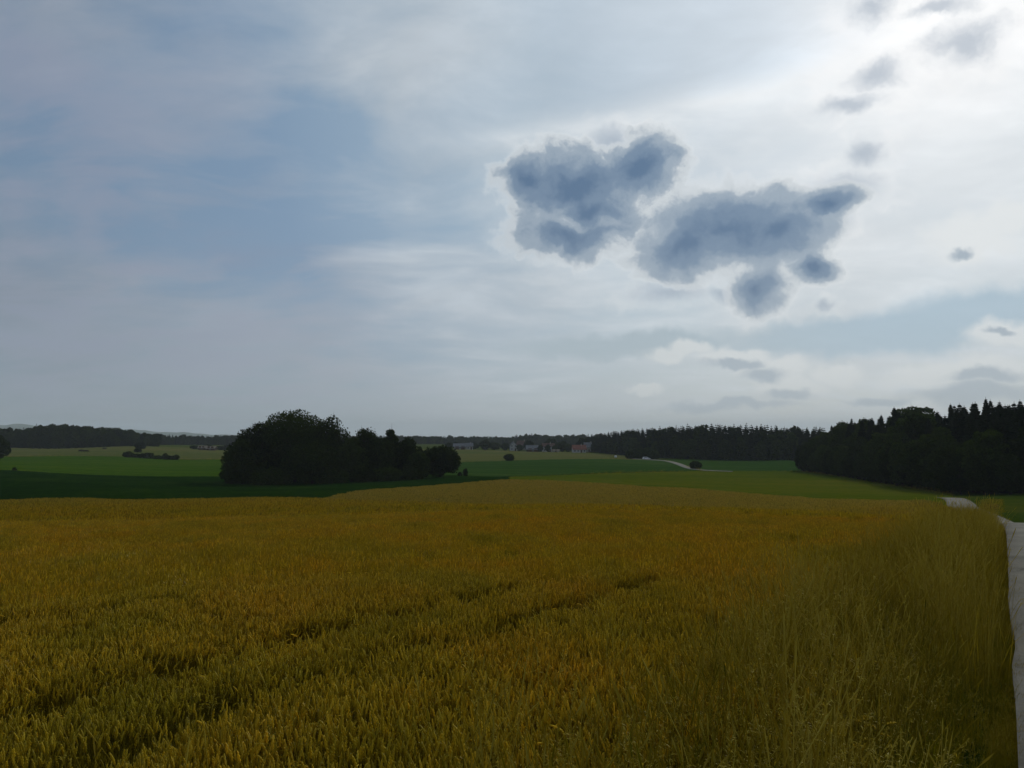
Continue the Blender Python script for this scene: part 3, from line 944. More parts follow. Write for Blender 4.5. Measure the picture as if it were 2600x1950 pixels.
scatter('edge_grass', [o.copy() for o in g_green[:3]], np.concatenate([edge_pts, ground_z(edge_pts[:, 0], edge_pts[:, 1])[:, None]], 1), np.stack([r2.normal(0, .1, n), r2.normal(0, .1, n), r2.uniform(0, 6.28, n)], -1), np.stack([s, s, s], -1), r2.integers(0, 3, n))
# grasses standing among the wheat, and the far side of the lane
P = grid_points(0.9, 1.8, 30.0, 0.78, r2, 0.6)
L = lat(P[:, 0], P[:, 1])
P = P[inside_wheat(P) & (r2.random(len(P)) < np.where(L < 2.6, 0.8, np.where(L < 4.2, 0.4, 0.06)))]
n = len(P)
thin = [grass_patch('wheat_grass_patch%d' % i, 0.5, 4, 8, 100 + i, 1.08, 0.28) for i in range(4)]
s = 1.0 + r2.normal(0, .06, n)
scatter('grass_among_wheat', thin, np.concatenate([P, ground_z(P[:, 0], P[:, 1])[:, None]], 1), np.stack([r2.normal(0, .05, n), r2.normal(0, .05, n), r2.uniform(0, 6.28, n)], -1), np.stack([s, s, s], -1), r2.integers(0, 4, n))
pts = []
for t in np.arange(20, 150, 0.6):
    for L in np.concatenate([np.arange(-3.4, -9, -0.6), np.arange(0.4, 2.6, 0.5)]):
        if t > 40 or L < 0:
            pts.append(RD * t + RN * L)
P = np.array(pts) + r2.uniform(-0.3, 0.3, (len(pts), 2))
P = P[P[:, 0] / P[:, 1] < 0.75]
n = len(P)
s = np.where(P[:, 1] > 45, r2.uniform(0.25, 0.5, n), r2.uniform(0.5, 1.0, n))
far_side = [grass_patch('bank_grass_patch%d' % i, 0.8, 60, 16, 110 + i, 0.75, 0.05) for i in range(3)]
k = lane_dist(P) > HALF + 0.35
P, s = P[k], s[k]; n = len(P)
scatter('bank_grass', far_side, np.concatenate([P, ground_z(P[:, 0], P[:, 1])[:, None]], 1), np.stack([r2.normal(0, .05, n), r2.normal(0, .05, n), r2.uniform(0, 6.28, n)], -1), np.stack([s, s, s], -1), r2.integers(0, 3, n))

pts = []
for bd in BORDERS:
    for (p0, d0), (p1, d1) in zip(bd[:-1], bd[1:]):
        a_, b_ = at(p0, 1200, d0)[:2], at(p1, 1200, d1)[:2]
        for t in np.arange(0, 1, 0.9 / np.linalg.norm(b_ - a_)):
            pts.append(a_ + (b_ - a_) * t)
P = np.array(pts) + r2.normal(0, 0.5, (len(pts), 2))
n = len(P)
s = r2.uniform(0.5, 1.3, n) * (0.8 + 0.5 * np.sin(np.arange(n) * 0.05))
scatter('margin_grass', [o.copy() for o in far_side], np.concatenate([P, ground_z(P[:, 0], P[:, 1])[:, None]], 1), np.stack([r2.normal(0, .05, n), r2.normal(0, .05, n), r2.uniform(0, 6.28, n)], -1), np.stack([s * 1.8, s * 1.8, s], -1), r2.integers(0, 3, n))

# ------------------------------------------------------------------ trees
def foliage_colour(c0, c1):
    def f(g, pos, tint):
        rnd = g.node('ShaderNodeObjectInfo').outputs['Random']
        a = g.noise(pos, 0.45, 3, 0.6)
        x = g.m('ADD', g.m('MULTIPLY', tint, 0.45), g.m('ADD', g.m('MULTIPLY', a, 0.25), g.m('MULTIPLY', rnd, 0.38)))
        return g.ramp(x, [(0.2, c0), (0.8, c1)])
    return f
M_broad = leafy('broad_leaves', foliage_colour((0.008, 0.015, 0.003), (0.040, 0.062, 0.009)), 0.25, (1.1, 1.1, 0.5))
M_needle = leafy('needles', foliage_colour((0.008, 0.016, 0.006), (0.022, 0.034, 0.012)), 0.12)
M_bark = principled('bark', patchy([(0.018, 0.014, 0.010), (0.03, 0.024, 0.017), (0.05, 0.04, 0.03)], 1.5, 9.0, (1, 1, 0.25)), 0.95, (rough(8.0), 0.8, 0.05))

def leaf_cards(pos, size, tint, r_, flat=0.0):
    n = len(pos)
    a = r_.normal(0, 1, (n, 3)); a[:, 2] *= (1 - flat)
    a /= np.linalg.norm(a, axis=1)[:, None]
    b = np.cross(a, r_.normal(0, 1, (n, 3)))
    b /= np.linalg.norm(b, axis=1)[:, None] + 1e-9
    s = size[:, None] if not np.isscalar(size) else size
    V = np.stack([pos - a * s, pos + b * s * 0.62, pos + a * s, pos - b * s * 0.62], 1).reshape(-1, 3)
    Fc = np.arange(n * 4).reshape(n, 4)
    return V, Fc, np.repeat(tint, 4)

def broad_tree(seed, H, W, skirt=0.10, nleaf=6500, leaf=0.30, nl=26, shape=0.62, loose=0.0):
    """a crown of leaf clumps on limbs; skirt = where the crown starts, as a share of the height"""
    r_ = np.random.default_rng(seed)
    zc, hz_ = H * (skirt + 1) / 2, H * (1 - skirt) / 2
    lob = []
    nleaf = int(nleaf * 1.9)
    for li in range(nl):
        zq = 1 - 2 * (li + 0.5) / nl
        aq = li * 2.39996 + r_.normal(0, 0.25)
        q = np.array([math.sqrt(1 - zq * zq) * math.cos(aq), math.sqrt(1 - zq * zq) * math.sin(aq), zq]) * r_.uniform(0.80, 1.06)
        pinch = 1.0 - max(0.0, q[2]) ** 2 * (1 - shape) - max(0.0, -q[2]) ** 3 * 0.25
        rad = r_.uniform(0.15, 0.25) * W * (1.0 - 0.25 * abs(q[2]))
        c = np.array([q[0] * pinch * (W / 2 - rad * 0.8), q[1] * pinch * (W / 2 - rad * 0.8), zc + q[2] * (hz_ - rad * 0.75)])
        lob.append((c, rad))
    lob.append((np.array([0, 0, zc]), W * 0.27))
    tot = sum(r ** 2 for c, r in lob)
    Ps, Ts = [], []
    for c, rad in lob:
        n = int(nleaf * rad ** 2 / tot)
        d = r_.normal(0, 1, (n, 3))
        d /= np.linalg.norm(d, axis=1)[:, None]
        sub = r_.normal(0, 1, (9, 3)); sub /= np.linalg.norm(sub, axis=1)[:, None]
        near = (d @ sub.T).max(1)
        rr = rad * (0.62 + 0.42 * near + r_.normal(0, 0.10 + loose * 0.16, n))
        p = c + d * rr[:, None] * [1, 1, 0.86]
        Ps.append(p); Ts.append(np.clip(0.5 + 0.25 * (near - 0.7) + r_.normal(0, 0.18, n), 0, 1))
    nc = nleaf // 6                                              # twigs deep in the crown
    q = r_.normal(0, 1, (nc, 3)); q /= np.linalg.norm(q, axis=1)[:, None]
    q *= np.power(r_.random(nc), 1 / 3)[:, None] * [W * 0.36, W * 0.36, hz_ * 0.82]
    Ps.append(q + [0, 0, zc]); Ts.append(np.clip(r_.normal(0.35, 0.15, nc), 0, 1))
    pos, tint = np.concatenate(Ps), np.concatenate(Ts)
    pos[:, 2] = np.maximum(pos[:, 2], 0.15)
    V, Fc, T = leaf_cards(pos, leaf * r_.uniform(0.6, 1.35, len(pos)), tint, r_)
    crown = mesh('crown', V, Fc, M_broad, False, T)
    mb = MB()
    tr = 0.018 * H + 0.08
    top = np.array([r_.normal(0, 0.03) * H, r_.normal(0, 0.03) * H, H * 0.62])
    zz = np.linspace(0, 1, 7)
    mb.tube(np.stack([top[0] * zz, top[1] * zz, top[2] * zz - 0.3 * (zz == 0)], -1), tr * np.array([1.5, 1.0, 0.9, 0.75, 0.6, 0.42, 0.22]), 8)
    for c, rad in lob[:16]:
        f = r_.uniform(0.30, 0.9)
        b0 = top * f
        m1 = b0 * 0.5 + c * 0.5 + [0, 0, 0.04 * H]
        mb.tube([b0, m1, c, c + (c - b0) * 0.25], [tr * 0.42 * (1.1 - f * 0.6), tr * 0.26, tr * 0.13, 0.01], 5)
    return crown, mb.mesh('trunk', M_bark, True)

def spruce_tree(seed, H, W, bare=0.12, tiers=30, full=1.0):
    r_ = np.random.default_rng(seed)
    mb = MB()
    for k in range(tiers):
        t = 1 - (1 - (k + r_.uniform(-0.3, 0.3)) / tiers) ** 1.25
        t = min(max(t, 0.0), 0.985)
        z = H * (bare + (0.985 - bare) * t)
        L = W / 2 * (1 - t) ** 0.66 * r_.uniform(0.74, 1.12) + 0.16
        nb = max(6, int(12 * (1 - t * 0.45) * full))
        a0 = r_.uniform(0, 6.28)
        for b in range(nb):
            a = a0 + b * 6.283 / nb + r_.normal(0, 0.18)
            l = L * r_.uniform(0.68, 1.12)
            u = np.array([math.cos(a), math.sin(a), 0]); s = np.array([-math.sin(a), math.cos(a), 0])
            droop = r_.uniform(0.20, 0.5) * l * (1 - 0.6 * t)
            p0 = np.array([0, 0, z]); p1 = u * l * 0.45 + [0, 0, z - droop * 0.75]; p2 = u * l * 0.8 + [0, 0, z - droop]; p3 = u * l + [0, 0, z - droop * 0.82]
            w1, w2 = l * 0.26 + 0.12, l * 0.20 + 0.10
            tn = float(np.clip(r_.normal(0.45, 0.18), 0, 1))
            hang = np.array([0, 0, -0.34 * l - 0.22])
            mb.add([p0, p1 - s * w1, p1 + s * w1, p2 - s * w2, p2 + s * w2, p3], [(0, 1, 3, 5), (0, 5, 4, 2)], tn)
            mb.add([p0, p1, p2, p3, p2 + hang * 0.8, p1 + hang, p0 + hang * 0.8], [(0, 1, 5, 6), (1, 2, 4, 5), (2, 3, 4)], tn * 0.8)
            for sg in (-1, 1):                                   # side twigs
                q = p1 * 0.5 + p2 * 0.5
                mb.add([q, q + s * sg * (w1 * 1.6) + u * l * 0.16 - [0, 0, 0.14 * l], q + u * l * 0.18, q + s * sg * w1 * 0.6 + hang * 0.6], [(0, 1, 2), (0, 3, 1)], tn)
    mb.tube([[0, 0, H * 0.95], [0, 0, H * 1.0]], [0.07, 0.02], 4, 0.5)
    crown = mb.mesh('crown', M_needle)
    tb = MB()
    tr = 0.011 * H + 0.05
    zz = np.array([-0.3, 0.5, H * 0.3, H * 0.6, H * 0.97])
    tb.tube(np.stack([zz * 0, zz * 0, zz], -1), tr * np.array([1.4, 1.05, 0.8, 0.5, 0.08]), 6)
    return crown, tb.mesh('trunk', M_bark, True)

def put_tree(name, me, loc, label, cat='tree', group=None, s=(1, 1, 1), rz=None):
    e = empty(name, loc, random.uniform(0, 6.28) if rz is None else rz)
    e.scale = s
    tag(e, label, cat, group)
    obj('crown', me[0], e)
    if me[1] is not None:
        obj('trunk', me[1], e)
    return e

def own_tree(name, px, d, top_y, wpx, label, seed, group=None, base_y=None, cat='tree', **kw):
    """a tree with a mesh of its own, at a place and with the height and width it has there"""
    p = onground(px, d)
    H = max(0.8, topz(px, top_y, d) - p[2])
    W = wpx / F * d
    kw.setdefault('leaf', float(np.clip(d * 0.00135, 0.16, 0.9)))
    return put_tree(name, broad_tree(seed, H, W, **kw), (p[0], p[1], p[2] - 0.05), label, cat, group, rz=0.0)

G1 = 'trees of the copse in the middle of the fields'
own_tree('copse_tree', 618, 198, 1112, 110, 'low broad tree at the left end of the dark copse, foliage to the ground', 201, G1, skirt=0.02, nleaf=6000)
own_tree('copse_tree', 665, 203, 1064, 160, 'second tree from the left in the copse, left shoulder of its great dome', 202, G1, skirt=0.02, nleaf=8000)
own_tree('copse_tree', 748, 206, 1034, 225, 'tallest domed tree of the dark copse in the fields', 203, G1, skirt=0.02, nleaf=13000, nl=38)
own_tree('copse_tree', 833, 201, 1056, 108, 'loose-crowned tall tree with ragged twigs on the right of the great dome', 204, G1, skirt=0.04, nleaf=5200, loose=1.0, shape=0.85)
own_tree('copse_tree', 795, 196, 1110, 150, 'mid-height tree in front below the tallest dome of the copse', 205, G1, skirt=0.01, nleaf=7000)
own_tree('copse_tree', 928, 203, 1084, 78, 'copse tree with an open lacy top right of the dome', 206, G1, skirt=0.03, nleaf=4200, loose=0.8, shape=0.8)
own_tree('copse_tree', 893, 200, 1108, 85, 'rounded lower tree between the great dome and the lacy-topped tree', 207, G1, skirt=0.02, nleaf=4500)
own_tree('copse_tree', 992, 207, 1088, 52, 'narrow pointed tree rising from the middle of the lower copse', 208, G1, skirt=0.03, nleaf=3600, shape=0.25)
own_tree('copse_tree', 965, 204, 1112, 95, 'broad lower tree in front of the narrow pointed one', 209, G1, skirt=0.02, nleaf=5000)
own_tree('copse_tree', 1032, 206, 1108, 80, 'rounded tree just right of the narrow pointed tree', 210, G1, skirt=0.02, nleaf=4500)
own_tree('copse_tree', 1118, 208, 1129, 104, 'separate round tree at the right end of the copse', 211, G1, skirt=0.06, nleaf=5600)
own_tree('copse_tree', 1060, 203, 1142, 70, 'low tree filling the copse beside the round end tree', 212, G1, skirt=0.02, nleaf=3600)
for i, (px, d, ty, wp, lb) in enumerate([(700, 194, 1192, 120, 'low shrub at the foot of the tallest copse tree'), (845, 195, 1190, 90, 'low shrub under the ragged-twigged copse tree'),
                                         (925, 196, 1186, 80, 'low shrub under the lacy-topped copse tree'), (985, 197, 1184, 70, 'low shrub under the narrow pointed tree'),
                                         (1045, 200, 1196, 66, 'low shrub in the gap before the end tree of the copse'), (590, 196, 1180, 60, 'leafy shrub at the extreme left foot of the copse'),
                                         (1182, 216, 1189, 12, 'tiny round bush in the grass right of the copse'), (1168, 215, 1198, 10, 'tiny low bush touching the right foot of the copse')]):
    own_tree('copse_shrub', px, d, ty, wp, lb, 230 + i, 'shrubs at the foot of the copse', cat='shrub', skirt=0.0, nleaf=1500 if wp > 20 else 500, nl=10)

# single trees and bushes in the fields
own_tree('field_tree', 1292, 388, 1152, 24, 'round bush alone at the edge of the dry meadow below the village', 240, skirt=0.05, nleaf=1500, nl=10)
own_tree('field_tree', 1766, 318, 1170, 28, 'round tree alone beside the pale farm track', 241, skirt=0.06, nleaf=1800, nl=12)
own_tree('field_tree', 1232, 640, 1117, 31, 'dark upright tree standing before the village on the meadow', 242, skirt=0.02, nleaf=2200, nl=12, shape=0.5)
own_tree('field_tree', -12, 330, 1105, 66, 'dark tree cut by the left edge of the picture', 243, skirt=0.04, nleaf=3500)
own_tree('field_tree', 357, 540, 1124, 26, 'dark round tree on the pasture crest behind the hedge', 244, skirt=0.05, nleaf=1500, nl=10)
own_tree('field_bush', 350, 470, 1138, 16, 'pale bush between the hedge and the crest tree', 245, cat='bush', skirt=0.0, nleaf=900, nl=8)
own_tree('field_bush', 38, 222, 1187, 8, 'tiny bush at the border of the dark field, far left', 246, cat='bush', skirt=0.0, nleaf=400, nl=6)
for i, (px, d, ty, wp, lb) in enumerate([(326, 396, 1146, 24, 'tall left end bush of the pasture hedge'), (346, 396, 1154, 22, 'low bush second from the left in the pasture hedge'), (375, 393, 1152, 32, 'long rounded bush in the middle of the pasture hedge'),
                                         (402, 390, 1160, 24, 'lowest thin bush in the dip of the pasture hedge'), (419, 389, 1151, 14, 'small upright bush rising from the pasture hedge'), (430, 388, 1159, 24, 'low bush beside the right end of the pasture hedge'), (446, 387, 1156, 18, 'dark right end bush of the pasture hedge')]):
    own_tree('hedge_bush', px, d, ty, wp, lb, 250 + i, 'bushes of the hedge across the pasture', cat='bush', skirt=0.0, nleaf=1100, nl=9)
for i, (px, d, ty, wp) in enumerate([(1600, 442, 1146, 28), (1618, 446, 1138, 34), (1640, 448, 1136, 36), (1660, 446, 1142, 30)]):
    own_tree('thicket_tree', px, d, ty, wp, ('leftmost', 'second from the left', 'third from the left', 'rightmost')[i] + ' of the four low trees behind the white car', 262 + i, 'low trees behind the white car', skirt=0.0, nleaf=1800, nl=10)

# the near wood on the right
BR = [broad_tree(300 + i, 15.0, 9.5, skirt=0.02, nleaf=4800, leaf=0.30, nl=22, shape=0.7) for i in range(4)]
SP = [spruce_tree(320 + i, 20.0, 6.6 + i * 0.5, 0.10) for i in range(4)]
edge_d = curve_fn([(2020, 335), (2060, 318), (2100, 292), (2200, 242), (2300, 207), (2420, 175), (2500, 166), (2600, 160), (2760, 156)])
sky_y = curve_fn([(2000, 1086), (2040, 1084), (2100, 1078), (2170, 1066), (2205, 1060), (2250, 1050), (2280, 1036), (2330, 1031), (2355, 1040), (2400, 1028), (2470, 1022), (2550, 1008), (2600, 1012), (2760, 1005)])
line = []
for px in np.linspace(2022, 2760, 600):
    d = float(edge_d(px))
    p = at(px, 1200, d)
    line.append((p[0], p[1]))
line = np.array(line)
s_ = np.concatenate([[0], np.cumsum(np.linalg.norm(np.diff(line, axis=0), axis=1))])
r3 = np.random.default_rng(31)
nb = ns = 0
tt = np.gradient(line, axis=0); tt /= np.linalg.norm(tt, axis=1)[:, None]
inn = np.stack([-tt[:, 1], tt[:, 0]], -1)                         # into the wood
if (inn[300] @ np.array([0.6, 0.8])) < 0:
    inn = -inn
for row, (back, gap) in enumerate([(0.0, 5.0), (4.5, 5.5), (10.0, 4.6), (16.0, 4.6), (22.0, 5.0), (29.0, 5.5), (37.0, 6.5)]):
    for sv in np.arange(r3.uniform(0, gap), s_[-1], gap):
        sv += r3.normal(0, gap * 0.18)
        x = np.interp(sv, s_, line[:, 0]) + np.interp(sv, s_, inn[:, 0]) * (back + r3.normal(0, 1.0))
        y = np.interp(sv, s_, line[:, 1]) + np.interp(sv, s_, inn[:, 1]) * (back + r3.normal(0, 1.0))
        px = 1300 + F * x / y
        if px > 2690 or px < 2000:
            continue
        z = gz(x, y)
        htop = topz(px, float(sky_y(px)), y) - z                  # the skyline of the wood here
        dome = 2282 < px < 2348
        if row < 2 or (px < 2200 and row < 5 and r3.random() < 0.5) or (dome and row < 6):
            f = {0: r3.uniform(0.36, 0.62), 1: r3.uniform(0.50, 0.78)}.get(row, r3.uniform(0.84, 1.03))
            H = htop * f
            s = H / 15.0
            wd = s * r3.uniform(0.9, 1.2)
            lb = ('broadleaf tree forming the rounded dome on the skyline of the near wood', 'dome trees of the near wood') if dome and row > 1 else (
                ('low broadleaf tree at the far tapering end of the near wood', 'broadleaf trees at the far end of the near wood') if px < 2200 else
                ('leafy tree in the foremost row of the near wood, foliage down to the meadow', 'front row trees of the near wood') if row == 0 else
                ('broadleaf tree in the second row of the near wood, above the front row', 'second row trees of the near wood'))
            put_tree('broadleaf_tree', BR[nb % 4], (x, y, z - 0.1), lb[0], 'tree', lb[1], (wd, wd, s))
            nb += 1
        else:
            f = min(1.06, r3.normal(0.93, 0.065))
            H = htop * f
            s = H / 20.0
            wd = s * r3.uniform(0.85, 1.15)
            lb = ('spruce with pointed tip on the low sloping end of the near wood', 'spruces at the low end of the near wood') if px < 2280 else (
                ('tall spruce with pointed tip right of the rounded dome in the near wood', 'spruces beside the dome of the near wood') if px < 2480 else
                ('tall spruce with pointed tip at the high right end of the near wood', 'spruces at the high end of the near wood'))
            put_tree('spruce_tree', SP[ns % 4], (x, y, z - 0.1), lb[0], 'tree', lb[1], (wd, wd, s))
            ns += 1
print('near wood', nb, ns)

# the woods farther off: single trees cannot be counted, each wood is one mass
FB = []
for i in range(4):
    c_, t_ = broad_tree(340 + i, 15.0, 9.0, skirt=0.0, nleaf=900, leaf=0.62, nl=16, shape=0.7)
    FB.append(bpy.data.objects.new('wood_tree_%d' % i, c_))
for i in range(4):
    c_, t_ = spruce_tree(350 + i, 18.0, 7.0, 0.05, 16, 0.75)
    FB.append(bpy.data.objects.new('wood_tree_%d' % (4 + i), c_))

def wood(name, front, sky, rows, gap, spruce, depth, seed, clump=0.07):
    """front: (px, distance) of its edge; sky: (px, row) of its tops"""
    r_ = np.random.default_rng(seed)
    fd, sy = curve_fn(front), curve_fn(sky)
    pts, rot, scl, idx = [], [], [], []
    for k in range(rows):
        px = front[0][0]
        while px < front[-1][0]:
            d = float(fd(px)) + depth * k + r_.normal(0, depth * 0.3)
            px += gap / d * F * r_.uniform(0.6, 1.4)
            p = onground(px, d)
            H = topz(px, float(sy(px)), d) - p[2]
            f = (0.62 if k == 0 else 0.82 if k == 1 else 0.97) + r_.normal(0, clump)
            H *= f
            sp = r_.random() < (spruce * 0.45 if k == 0 else spruce if k == 1 else spruce ** 0.3)
            s = H / (18.0 if sp else 15.0)
            wd = s * r_.uniform(0.85, 1.3)
            pts.append(p - [0, 0, 0.2]); rot.append((0, 0, r_.uniform(0, 6.28))); scl.append((wd, wd, s))
            idx.append(int(r_.integers(4, 8) if sp else r_.integers(0, 4)))
    o = scatter(name, FB, pts, rot, scl, idx)
    return o
wood('wood', [(-420, 560), (-60, 590), (100, 600), (380, 640)], [(-420, 1078), (0, 1084), (75, 1085), (84, 1079), (170, 1076), (260, 1082), (320, 1090), (372, 1098)], 7, 5.5, 0.03, 6.0, 41, 0.05)
wood('wood', [(360, 860), (640, 900)], [(360, 1101), (500, 1104), (640, 1104)], 6, 5.5, 0.12, 8.0, 42, 0.055)
wood('wood', [(560, 980), (1000, 1000), (1300, 1050), (1530, 1000)], [(560, 1104), (1000, 1105), (1180, 1106), (1300, 1109), (1310, 1103), (1360, 1101), (1400, 1105), (1470, 1101), (1530, 1100)], 6, 5.5, 0.12, 9.0, 43, 0.055)
wood('wood', [(1488, 640), (1560, 560), (1660, 480), (1800, 448), (2080, 432)], [(1488, 1106), (1530, 1100), (1560, 1092), (1640, 1085), (1740, 1080), (1830, 1077), (1960, 1080), (2040, 1084), (2080, 1082)], 9, 3.4, 0.85, 4.5, 44, 0.038)

# ------------------------------------------------------------------ the village and what lies in the fields
def plain(name, c, rough_=0.8, var=0.15):
    return principled(name, patchy([tuple(x * (1 - var) for x in c), c, tuple(x * (1 + var) for x in c)], 0.7, 4.0), rough_)
M_white = plain('white_plaster', (0.44, 0.43, 0.40))
M_cream = plain('cream_plaster', (0.27, 0.25, 0.20))
M_board = plain('dark_boarding', (0.055, 0.04, 0.03))
M_red = plain('red_roof_tiles', (0.20, 0.085, 0.06), 0.8, 0.25)
M_grey = plain('grey_roof_tiles', (0.15, 0.15, 0.15), 0.8, 0.25)
M_brown = plain('brown_roof_tiles', (0.10, 0.06, 0.045), 0.8, 0.25)
M_tin = plain('pale_roof_sheets', (0.20, 0.165, 0.12), 0.6, 0.12)
M_pane = principled('window_glass', (0.03, 0.04, 0.05), 0.15, None, 0.5)
M_frame = plain('window_frame', (0.55, 0.53, 0.5))
M_door = plain('door_wood', (0.09, 0.05, 0.03))

def box_mesh(name, c, s, mat):
    b = MB(); b.box(c, s)
    return b.mesh(name, mat)

def house(name, px, d, wid, dep, eave, ridge, rz, wall_m, roof_m, label, group, gable_front=False, windows=2, storeys=1, chimney=True, open_front=False):
    p = onground(px, d)
    e = empty(name, (p[0], p[1], p[2] - 0.1), rz)
    tag(e, label, 'barn' if 'barn' in name or 'shed' in name else 'house', group)
    a, b = (dep, wid) if gable_front else (wid, dep)             # ridge runs along local x (length a)
    turn = math.pi / 2 if gable_front else 0.0
    def T(V):
        V = np.asarray(V, float)
        if turn:
            V = np.stack([-V[:, 1], V[:, 0], V[:, 2]], -1)
        return V
    hx, hy = a / 2, b / 2
    wv = [(-hx, -hy, 0), (hx, -hy, 0), (hx, hy, 0), (-hx, hy, 0), (-hx, -hy, eave), (hx, -hy, eave), (hx, hy, eave), (-hx, hy, eave), (-hx, 0, ridge - 0.12), (hx, 0, ridge - 0.12)]
    obj('wall', mesh('wall', T(wv), [(0, 1, 5, 4), (2, 3, 7, 6), (1, 2, 6, 9, 5), (3, 0, 4, 8, 7), (0, 3, 2, 1)], wall_m), e)
    o = 0.6
    sl = (ridge - eave) / hy
    top = [(-hx - o, -hy - o, eave - o * sl), (hx + o, -hy - o, eave - o * sl), (hx + o, 0, ridge), (-hx - o, 0, ridge), (-hx - o, hy + o, eave - o * sl), (hx + o, hy + o, eave - o * sl)]
    bot = [(x, y, z - 0.22) for x, y, z in top]
    rf = obj('roof', mesh('roof', T(top + bot), [(0, 1, 2, 3), (3, 2, 5, 4), (7, 6, 9, 8), (8, 9, 10, 11), (0, 6, 7, 1), (4, 5, 11, 10), (1, 7, 8, 2), (2, 8, 11, 5), (0, 3, 9, 6), (3, 4, 10, 9)], roof_m), e)
    if chimney:
        b_ = MB(); b_.box((hx * 0.35, -0.7, ridge + 0.1), (0.6, 0.6, 1.5)); b_.v = [T(v) for v in b_.v]
        obj('chimney', b_.mesh('chimney', M_cream), rf)
    front = -(hx if gable_front else hy)
    half = wid / 2
    n = 0
    for st in range(storeys):
        for k in range(windows):
            x = -half + wid * (k + 0.5) / windows
            z = 1.5 + 2.6 * st
            if st == 0 and k == windows // 2 and not open_front:
                dr = obj('door', box_mesh('door', (x, front - 0.02, 1.1), (1.1, 0.12, 2.1), M_door), e)
                continue
            f = obj('window', box_mesh('window', (x, front - 0.02, z), (1.25, 0.14, 1.35), M_frame), e)
            obj('pane', box_mesh('pane', (x, front - 0.07, z), (1.0, 0.08, 1.1), M_pane), f)
    if open_front:
        for k in range(2):
            obj('door', box_mesh('door', (-half * 0.45 + half * 0.9 * k, front - 0.02, 1.5), (wid * 0.3, 0.14, 3.0), M_door), e)
    return e

GV = 'houses of the village beyond the meadow'
house('barn', 1168, 645, 10.5, 8, 2.6, 5.2, 0.05, M_cream, M_grey, 'long low barn with grey roof, leftmost building of the village', GV, windows=1, chimney=False, open_front=True)
house('house', 1192, 655, 5.2, 7, 3.2, 5.6, 0.1, M_white, M_grey, 'small white house beside the long low barn', GV, windows=2)
house('house', 1303, 660, 6.0, 9, 4.6, 7.6, 0.1, M_white, M_grey, 'white gabled house standing right of the dark upright tree', GV, gable_front=True, windows=2, storeys=2)
house('house', 1327, 690, 9.0, 9, 4.8, 8.4, -0.15, M_cream, M_brown, 'brown roofed house half hidden behind the big dark barn', GV, windows=3, storeys=2)
house('barn', 1353, 632, 10.5, 9, 2.5, 5.4, 0.0, M_board, M_grey, 'dark boarded barn with wide roof in the middle of the village', GV, windows=1, chimney=False, open_front=True)
house('house', 1392, 640, 9.5, 8, 4.6, 7.2, 0.08, M_white, M_brown, 'white house half hidden by two garden trees', GV, windows=4, storeys=2)
house('shed', 1411, 622, 5.0, 3, 1.6, 2.4, 0.05, M_white, M_tin, 'low pale shed before the white house with garden trees', GV, windows=1, chimney=False)
house('house', 1470, 612, 10.0, 9, 3.0, 6.2, 0.05, M_white, M_red, 'white house with red tiled roof at the right of the village', GV, windows=4)
house('house', 1496, 640, 8.0, 9, 4.4, 8.0, -0.1, M_cream, M_grey, 'grey roofed house close behind the red tiled one', GV, windows=3, storeys=2)
GL = 'field sheds on the left pasture'
house('shed', 515, 575, 5.2, 5, 2.0, 3.4, 0.0, M_board, M_tin, 'left one of the two low field sheds with pale roofs', GL, windows=1, chimney=False, open_front=True)
house('shed', 537, 570, 5.6, 5, 1.9, 3.2, 0.05, M_board, M_tin, 'right one of the two low field sheds with pale roofs', GL, windows=1, chimney=False, open_front=True)

VT = [broad_tree(380 + i, 9.0, 8.0, skirt=0.02, nleaf=1300, leaf=0.55, nl=12) for i in range(3)]
gt = [(1140, 660, 1122, 22, 'garden tree left of the long low barn'), (1158, 668, 1122, 24, 'tree behind the left end of the long low barn'), (1207, 670, 1124, 24, 'round tree right of the small white house'), (1256, 668, 1122, 30, 'broad tree right of the dark upright tree'),
      (1282, 662, 1124, 26, 'tree touching the left of the white gabled house'), (1320, 650, 1128, 20, 'tree between the white gabled house and the dark barn'), (1342, 672, 1116, 26, 'tall tree behind the dark boarded barn'), (1372, 628, 1130, 16, 'slim tree at the right end of the dark barn'),
      (1391, 622, 1128, 16, 'left garden tree before the white house'), (1408, 628, 1130, 14, 'right garden tree before the white house'), (1426, 640, 1120, 36, 'big dark tree left of the red tiled house'), (1444, 634, 1126, 28, 'dark tree touching the left of the red tiled house'),
      (1398, 680, 1112, 36, 'tall tree behind the white house with garden trees'), (1480, 690, 1112, 34, 'tall tree behind the red tiled house'), (1511, 628, 1128, 22, 'tree at the right end of the village by the wood'),
      (495, 590, 1130, 26, 'dark tree left of the two field sheds'), (560, 588, 1132, 30, 'dark tree right of the two field sheds'), (526, 600, 1128, 30, 'dark tree behind the two field sheds'), (580, 592, 1128, 30, 'dark tree between the field sheds and the copse')]
for i, (px, d, ty, wp, lb) in enumerate(gt):
    p = onground(px, d)
    H = topz(px, ty, d) - p[2]
    W = wp / F * d
    put_tree('village_tree', VT[i % 3], (p[0], p[1], p[2] - 0.1), lb, 'tree', 'trees around the village and sheds', (W / 8, W / 8, H / 9))

